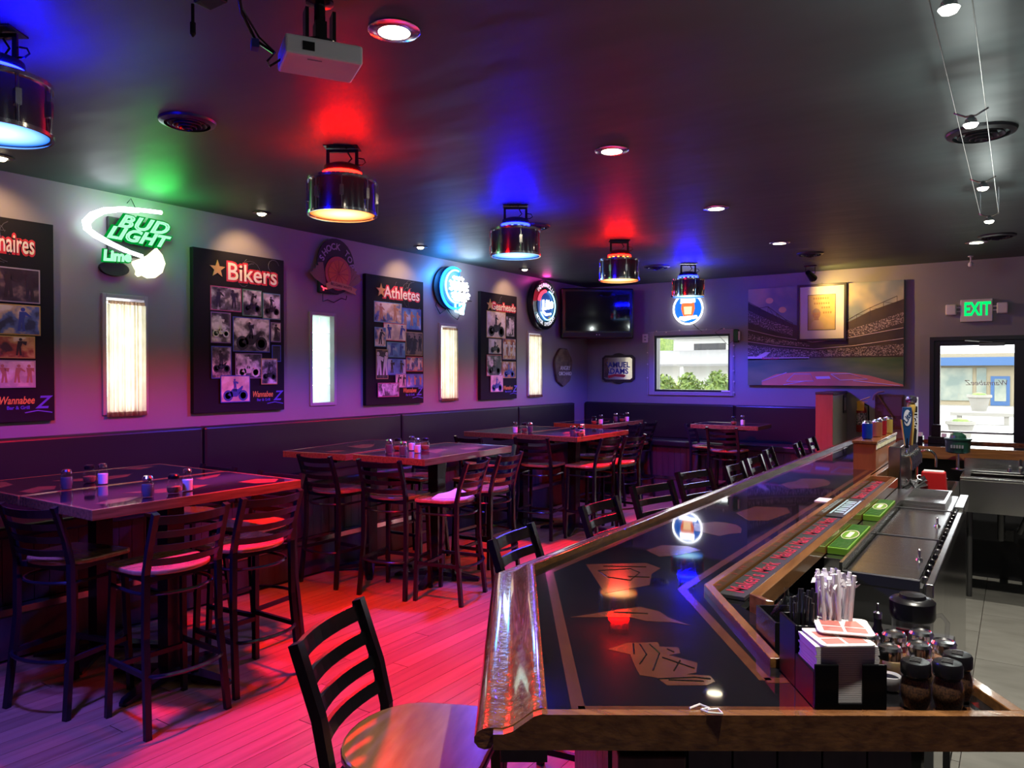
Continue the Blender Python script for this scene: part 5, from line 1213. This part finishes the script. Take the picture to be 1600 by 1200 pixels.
# can shelf box on the bar with four sample cans
cb = thing('can_box', 'orange wood box on the bar carrying four sample cans', 'box', (-.835, 5.38, ZT))
MB().box(-.068, .068, 0, .95, 0, .172).build('body', mat('orange_box_wood', (.30, .105, .03), .4, noise=((.23, .075, .02), (30, 4, 4), 3, .3, .7)), cb)
MB().box(-.076, .076, -.008, .96, .172, .19).build('lid', M['oak_y'], cb, bevel=.003)
MB().box(.069, .071, .0, .95, .135, .17).build('label_strip', M['title'], cb)
q = MB()
for i in range(6): q.box(.071, .073, .03 + i * .15, .14 + i * .15, .14, .165)
q.build('label_cards', M['cream_p'], cb)
cans = [(-.845, 5.55, (.01, .06, .42), 'blue'), (-.815, 5.77, (.42, .16, .08), 'copper'), (-.815, 5.98, (.40, .02, .03), 'red'), (-.80, 6.17, (.62, .45, .10), 'gold')]
for x, y, col, nme in cans:
    t = thing('drink_can', nme + ' drink can standing on the orange wood box', 'can', (x, y, ZT + .19), group='sample cans')
    MB().lathe([(.026, 0), (.032, .006), (.033, .02), (.033, .105)], 20).build('body', mat('can_' + nme, col, .25, metal=.5), t, smooth=True)
    MB().lathe([(.033, .105), (.027, .119), (.027, .122), (.024, .119), (0, .118)], 20).build('top', M['chrome'], t, smooth=True)
# tap tower
tt = thing('beer_tap_tower', 'steel beer tap tower with chrome faucets and branded handles', 'beer tap', (-.665, 5.42, .95))
MB().box(-.035, .04, 0, .62, 0, .28).build('tower', M['steel'], tt, bevel=.006)
M['tap_blue'] = mat('tap_handle_blue', (.01, .05, .16), .3); M['tap_gold'] = mat('tap_handle_gold', (.5, .33, .08), .35); M['tap_brown'] = mat('tap_handle_brown', (.12, .04, .02), .35); M['tap_black'] = mat('tap_handle_black', (.012, .012, .014), .35)
for i in range(6):
    yy = .05 + i * .10
    f_ = MB().tube([(.03, yy, .22), (.09, yy, .22), (.10, yy, .18), (.10, yy, .13)], .011, 8).lathe([(.014, 0), (.018, .01), (.010, .03), (.009, .05)], 10, .07, yy, .225).build('faucet', M['chrome'], tt, smooth=True)
M['oval_white'] = mat('oval_white', (.6, .62, .7), .4)
def handle(yy, poly, m, name, thick=.02, z=.27):
    return MB().prism([(a, b) for a, b in poly], -thick, thick).build(name, m, tt, bevel=.004), yy, z
def hplace(o, yy, z, x=.07, tilt=0):
    o.location = (x, yy, z); o.rotation_euler = (R(90), 0, R(22)); return o
h1 = MB().prism([(-.014, 0), (.014, 0), (.042, .21), (.036, .31), (-.036, .31), (-.042, .21)], -.012, .012).build('lite_handle', M['tap_blue'], tt, bevel=.004); hplace(h1, .02, .29); h1.scale = (.74, .8, .8)
MB().prism([(-.018, -.001), (-.014, -.001), (-.043, .21), (-.050, .21)], -.014, .014).build('gold_edge', M['tap_gold'], h1)
MB().prism([(.030 * math.cos(2 * PI * i / 20), .225 + .066 * math.sin(2 * PI * i / 20)) for i in range(20)], .012, .0145).build('oval_badge', M['oval_white'], h1)
textobj('badge_lettering', 'Lite', .062, M['tap_blue'], h1, (.0, .225, .015), (0, 0, R(62)), offset=.0015, shear=.3)
MB().lathe([(.016, -.02), (.013, .06)], 10, 0, 0, 0).build('ferrule', M['black_metal'], h1).rotation_euler = (R(-90), 0, 0)
h2 = MB().prism([(-.012, 0), (.012, 0), (.018, .12), (.022, .24), (.010, .28), (-.012, .27), (-.02, .22), (-.016, .1)], -.014, .014).build('brown_gold_handle', M['tap_brown'], tt, bevel=.004); hplace(h2, .16, .28); h2.scale = (.9, .9, .9)
MB().prism([(-.024, .02), (-.015, .02), (-.014, .24), (-.022, .25)], -.016, .016).build('gold_edge', M['tap_gold'], h2)
h3 = MB().lathe([(.010, 0), (.014, .06), (.020, .14), (.016, .2), (.024, .235), (.026, .27), (.018, .30), (0, .305)], 14).build('turned_handle', M['tap_gold'], tt, smooth=True); h3.location = (.07, .26, .27)
MB().lathe([(0, -.03), (.03, -.02), (.036, 0), (.03, .02), (0, .03)], 14, 0, 0, .31).build('handle_ball', M['chrome'], h3, smooth=True)
h4 = MB().prism([(-.012, 0), (.012, 0), (.018, .1), (.020, .26), (-.020, .26), (-.018, .1)], -.010, .010).build('light_handle', M['tap_black'], tt, bevel=.003); hplace(h4, .42, .27)
textobj('handle_lettering', 'LIGHT', .042, M['oval_white'], h4, (0, .16, .011), (0, 0, R(-90)), offset=.001)
h5 = MB().prism([(-.010, 0), (.010, 0), (.015, .08), (.012, .32), (-.012, .32), (-.015, .08)], -.010, .010).build('white_handle', M['oval_white'], tt, bevel=.003); hplace(h5, .54, .27)
dt = thing('drip_utensils', 'heap of shiny steel strainers and jiggers below the taps', 'utensils', (-.60, 5.62, .905))
MB().box(-.07, .06, -.08, .3, -.045, .0).build('tray', M['black_matte'], dt)
for i in range(7):
    rnd = random.Random(i); o = MB().lathe([(.022, 0), (.012, .03), (.026, .075), (.024, .075), (.010, .03), (.02, .002)], 12).build('jigger', M['chrome'], dt, smooth=True)
    o.location = (rnd.uniform(-.045, .035), rnd.uniform(-.05, .24), .018 + .006 * i); o.rotation_euler = (rnd.uniform(.6, 1.6), 0, rnd.uniform(0, 6))

# things on the far arm of the bar
def caddy(x, y, label, tall):
    t = thing('counter_caddy', label, 'caddy', (x, y, ZT), group='black caddies on the far counter')
    MB().box(-.075, .075, -.06, .06, 0, .065).build('base', M['black_metal'], t, bevel=.004)
    MB().box(-.055, .02, .0, .05, .065, tall).build('upright_box', M['black_metal'], t, bevel=.003)
    MB().box(.03, .065, -.04, .04, .02, .095).build('napkins', M['white_plastic'], t)
caddy(-.79, 7.78, 'black caddy with tall menu box, left of two on the far counter', .20)
caddy(-.60, 7.80, 'black caddy with white napkins, right of two on the far counter', .17)
card = tag(MB().box(-.06, .06, -.09, .09, 0, .003).build('table_card', M['oval_white'], None, loc=(-.86, 6.75, ZT + .0005)), 'pale printed card lying on the bar beyond the taps', 'card')
gt = thing('green_tub', 'dark green lettered tub with domed lid on a chrome stand', 'tub', (-.40, 7.02, .93))
MB().lathe([(.05, 0), (.05, .008), (.014, .015), (.012, .13), (.05, .135)], 16).build('chrome_stand', M['chrome'], gt, smooth=True)
MB().lathe([(.062, .135), (.085, .145), (.092, .24), (.098, .245), (.098, .255), (.06, .258), (.055, .28), (.03, .30), (0, .305)], 24).build('tub', mat('dark_green_plastic', (.008, .05, .03), .35), gt, smooth=True)
for i in range(5): MB().box(-.045 + i * .019, -.032 + i * .019, -.0935, -.086, .18, .205).build('letter_block', M['ext_roof'], gt)

# far wall corner: extinguisher and pick plaque
fe = thing('fire_extinguisher', 'red fire extinguisher with yellow tag on the far wall', 'extinguisher', (-1.62, 10.20, .98))
MB().lathe([(.055, 0), (.062, .01), (.062, .26), (.045, .31), (.02, .33), (.02, .36)], 20).build('cylinder', mat('extinguisher_red', (.30, .015, .015), .3), fe, smooth=True)
MB().lathe([(.0625, .09), (.0632, .09), (.0632, .24), (.0625, .24)], 20).build('label', mat('extinguisher_label', (.4, .38, .36), .5, noise=((.06, .06, .06), (60, 60, 60), 2, .45, .55)), fe)
MB().box(-.04, .04, -.07, -.066, .27, .385).build('yellow_tag', mat('yellow_tag', (.75, .45, .02), .5), fe)
MB().tube([(-.05, -.02, .37), (.0, -.02, .40), (.10, -.02, .44)], .008, 6).tube([(-.02, -.02, .37), (.07, -.02, .38)], .006, 6).build('lever', M['star'], fe)
MB().tube([(.02, -.02, .36), (.08, -.02, .33), (.085, -.02, .15)], .009, 8).build('hose', M['black_metal'], fe, smooth=True)
pk = thing('pick_plaque', 'wooden plaque with a mounted pick on the far wall', 'plaque', mw=fw(-1.32, 1.02, 0))
MB().box(-.16, .16, 0, .43, 0, .025).build('board', M['panel_red'], pk, bevel=.004)
MB().box(-.06, .14, .17, .40, .025, .035).build('certificate', mat('certificate', (.14, .07, .06), .4), pk)
MB().tube([(-.13, .43, .05), (.05, .14, .05)], .011, 8).build('pick_handle', M['oak'], pk)
MB().tube([(-.18, .36, .05), (-.165, .42, .05), (-.12, .455, .05), (-.05, .47, .05)], .012, 6).build('pick_head', mat('pick_head', (.25, .12, .11), .4), pk, smooth=True)

# ------------------------------------------------------------------ things on the near end of the bar
RZ = math.atan2(VY, VX)
def bl(s, w, z=ZT): return (*bp(s, w), z)
cd = thing('straw_caddy', 'glossy black bar caddy holding straws and napkins on the near bar end', 'caddy', bl(.045, .502), RZ)
# local x = across the bar end, y = away from the viewer
m = MB().box(0, .045, .0, .006, 0, .085).box(.090, .135, .0, .006, 0, .085).box(.045, .090, .0, .006, 0, .012).box(0, .006, .006, .10, 0, .070).box(0, .006, .10, .19, 0, .125).box(.129, .135, .006, .10, 0, .070).box(.006, .129, .006, .19, 0, .006).box(.129, .135, .10, .19, 0, .125).box(.006, .129, .098, .104, .006, .125).box(.006, .129, .184, .19, .006, .125).box(.065, .071, .104, .184, .006, .125)
m.build('body', mat('black_plastic', (.004, .004, .005), .3, spec=.12), cd, bevel=.002)
# napkin holder front with the slot
np_ = thing('napkin_stack', 'stack of white napkins in the black caddy', 'napkins', bl(.052, .508, ZT + .007), RZ)
q = MB(); rnd = random.Random(3)
for i in range(26):
    a = rnd.uniform(-.002, .002); q.box(.0 + a, .118 + a, .002, .088, i * .0042, i * .0042 + .0036)
q.build('napkins', mat('napkin_white', (.72, .68, .70), .8), np_)
M['card_white'] = mat('coaster_card', (.78, .74, .73), .6); M['card_red'] = mat('coaster_red_print', (.52, .16, .13), .6)
for k, (dx, dy, dz, rz, tilt, lab) in enumerate(((.058, .045, .1185, .05, .0, 'lower square coaster with red printed panels on the napkins'), (.085, .085, .126, -.25, .05, 'upper square coaster with red printed panels on the napkins'))):
    ct = thing('coaster', lab, 'coaster', (np_.location.x + VX * dx + DX * dy, np_.location.y + VY * dx + DY * dy, ZT + dz), RZ + rz, group='paper coasters on the napkins')
    a, r_ = .052, .012
    pts = []
    for cx, cy, a0 in ((a - r_, a - r_, 0), (-a + r_, a - r_, 90), (-a + r_, -a + r_, 180), (a - r_, -a + r_, 270)):
        for i in range(5): pts.append((cx + r_ * math.cos(R(a0 + 22.5 * i)), cy + r_ * math.sin(R(a0 + 22.5 * i))))
    MB().prism(pts, 0, .0022).build('card', M['card_white'], ct)
    for (x0, x1, y0, y1) in ((-.040, -.004, -.040, -.012), (.002, .040, -.040, -.012), (-.040, -.004, -.006, .026)):
        MB().box(x0, x1, y0, y1, .0022, .0026).build('red_panel', M['card_red'], ct)
    MB().prism([(.002, -.006), (.040, -.006), (.030, .034), (.010, .028)], .0022, .0026).build('red_panel', M['card_red'], ct)
# straws
M['straw_w'] = mat('wrapped_straw_white', (.72, .68, .74), .6); M['straw_b'] = mat('black_straw', (.012, .012, .014), .35); M['clear'] = glassmat('clear_plastic', (.9, .9, .92), 1.0)
rnd = random.Random(5)
def straws(n, s0, s1, w0, w1, h, m, name, label, lean=.02, r_=.0042):
    for i in range(n):
        s = rnd.uniform(s0, s1); w_ = rnd.uniform(w0, w1); b = Vector(bl(s, w_, ZT + .007)); L = h + rnd.uniform(-.012, .012)
        o = MB().tube([(0, 0, 0), (rnd.uniform(-lean, lean), rnd.uniform(-lean, lean), L)], r_, 6).build(name, m)
        o.location = b; tag(o, label, 'straw', group=label)
straws(26, .160, .222, .578, .625, .205, M['straw_w'], 'drinking_straw', 'white paper-wrapped drinking straw in the caddy bundle')
straws(16, .160, .222, .515, .56, .165, M['straw_b'], 'stir_straw', 'thin black stir straw standing in the caddy', .012, .003)
q = MB()
for i in range(60):
    s = rnd.uniform(.155, .235); w_ = rnd.uniform(.565, .635); p = Vector(bl(s, w_, ZT + .20 + rnd.uniform(-.01, .018)))
    d = Vector((rnd.uniform(-1, 1), rnd.uniform(-1, 1), rnd.uniform(-.2, 1))).normalized() * .010; e = Vector((rnd.uniform(-1, 1), rnd.uniform(-1, 1), rnd.uniform(-1, 1))).normalized() * .006
    n = len(q.v); q.v += [tuple(p - d), tuple(p + e), tuple(p + d), tuple(p - e)]; q.f.append((n, n + 1, n + 2, n + 3))
tag(q.build('straw_wrapper_tips', M['straw_w'], None), 'crumpled white paper tips on top of the straw bundle', 'wrappers', kind='stuff')
# black garnish bin with clear scoops behind the caddy
gb = thing('garnish_bin', 'black garnish bin with clear plastic scoops beside the straws', 'bin', bl(.30, .520, 1.0505), RZ)
MB().box(-.005, .09, 0, .13, 0, .006).box(-.005, .0, 0, .13, .006, .10).box(.085, .09, 0, .13, .006, .10).box(0, .085, 0, .005, .006, .10).box(0, .085, .125, .13, .006, .10).build('bin', M['black_metal'], gb)
for k, (xx, rz) in enumerate(((.02, .3), (.06, -.2))):
    o = MB().lathe([(.020, 0), (.024, .03), (.022, .06), (.006, .065), (.005, .10), (0, .10)], 14).build('scoop', M['clear'], gb, smooth=True)
    o.location = (xx, .06 + .03 * k, .085); o.rotation_euler = (.6, .5 * (1 - k) - .2, rz)
# big shakers
def big_shaker(s, w_, kind, label):
    x, y, z = bl(s, w_)
    t = thing('glass_shaker', label, 'shaker', (x, y, z + .0003), group='large shakers on the near bar end'); t.scale = (.78, .78, 1.0)
    if kind == 'chili':
        MB().lathe([(.027, 0), (.031, .004), (.036, .022), (.035, .045), (.029, .062), (.029, .066)], 24).build('jar', M['jar'], t, smooth=True)
        MB().lathe([(.026, .004), (.033, .022), (.032, .044), (.027, .058), (0, .060)], 20).build('contents', M['pepper2'], t, smooth=True)
        MB().lathe([(.031, .063), (.0335, .066), (.0335, .084), (.030, .089), (.012, .091), (0, .091)], 24).build('lid', M['black_metal'], t, smooth=True)
        for a in range(3): MB().box(-.012, .012, -.014 + a * .011, -.009 + a * .011, .0905, .0925).build('lid_slot', M['black_matte'], t)
    else:
        MB().lathe([(.025, 0), (.028, .004), (.033, .022), (.031, .05), (.028, .066)], 20).build('jar', M['jar'], t, smooth=True)
        MB().lathe([(.023, .004), (.029, .022), (.028, .03), (0, .031)], 18).build('contents', M['cheese' if kind == 'cheese' else 'salt'], t, smooth=True)
        MB().lathe([(.0295, .064), (.0305, .067), (.0305, .083), (.026, .088), (.024, .086), (0, .087)], 22).build('lid', M['chrome'], t, smooth=True)
M['pepper2'] = mat('dark_seasoning', (.05, .022, .012), .8, noise=((.16, .07, .03), (260, 260, 260), 2, .4, .6))
big_shaker(.055, .695, 'chili', 'black-lidded glass shaker of dark flakes, left of the front three')
big_shaker(.050, .752, 'chili', 'black-lidded glass shaker of dark flakes, middle of the front three')
big_shaker(.092, .795, 'chili', 'black-lidded glass shaker of dark flakes, right of the front three')
big_shaker(.135, .685, 'salt', 'steel-topped glass shaker behind the left black-lidded shaker')
big_shaker(.150, .752, 'cheese', 'steel-topped glass shaker in the middle of the rear shakers')
big_shaker(.165, .810, 'salt', 'steel-topped glass shaker at the right of the rear shakers')
big_shaker(.205, .675, 'salt', 'steel-topped glass shaker farthest back beside the napkins')
big_shaker(.215, .735, 'cheese', 'steel-topped glass shaker farthest back, second from the napkins')
big_shaker(.222, .795, 'salt', 'steel-topped glass shaker farthest back, nearest the right rim')
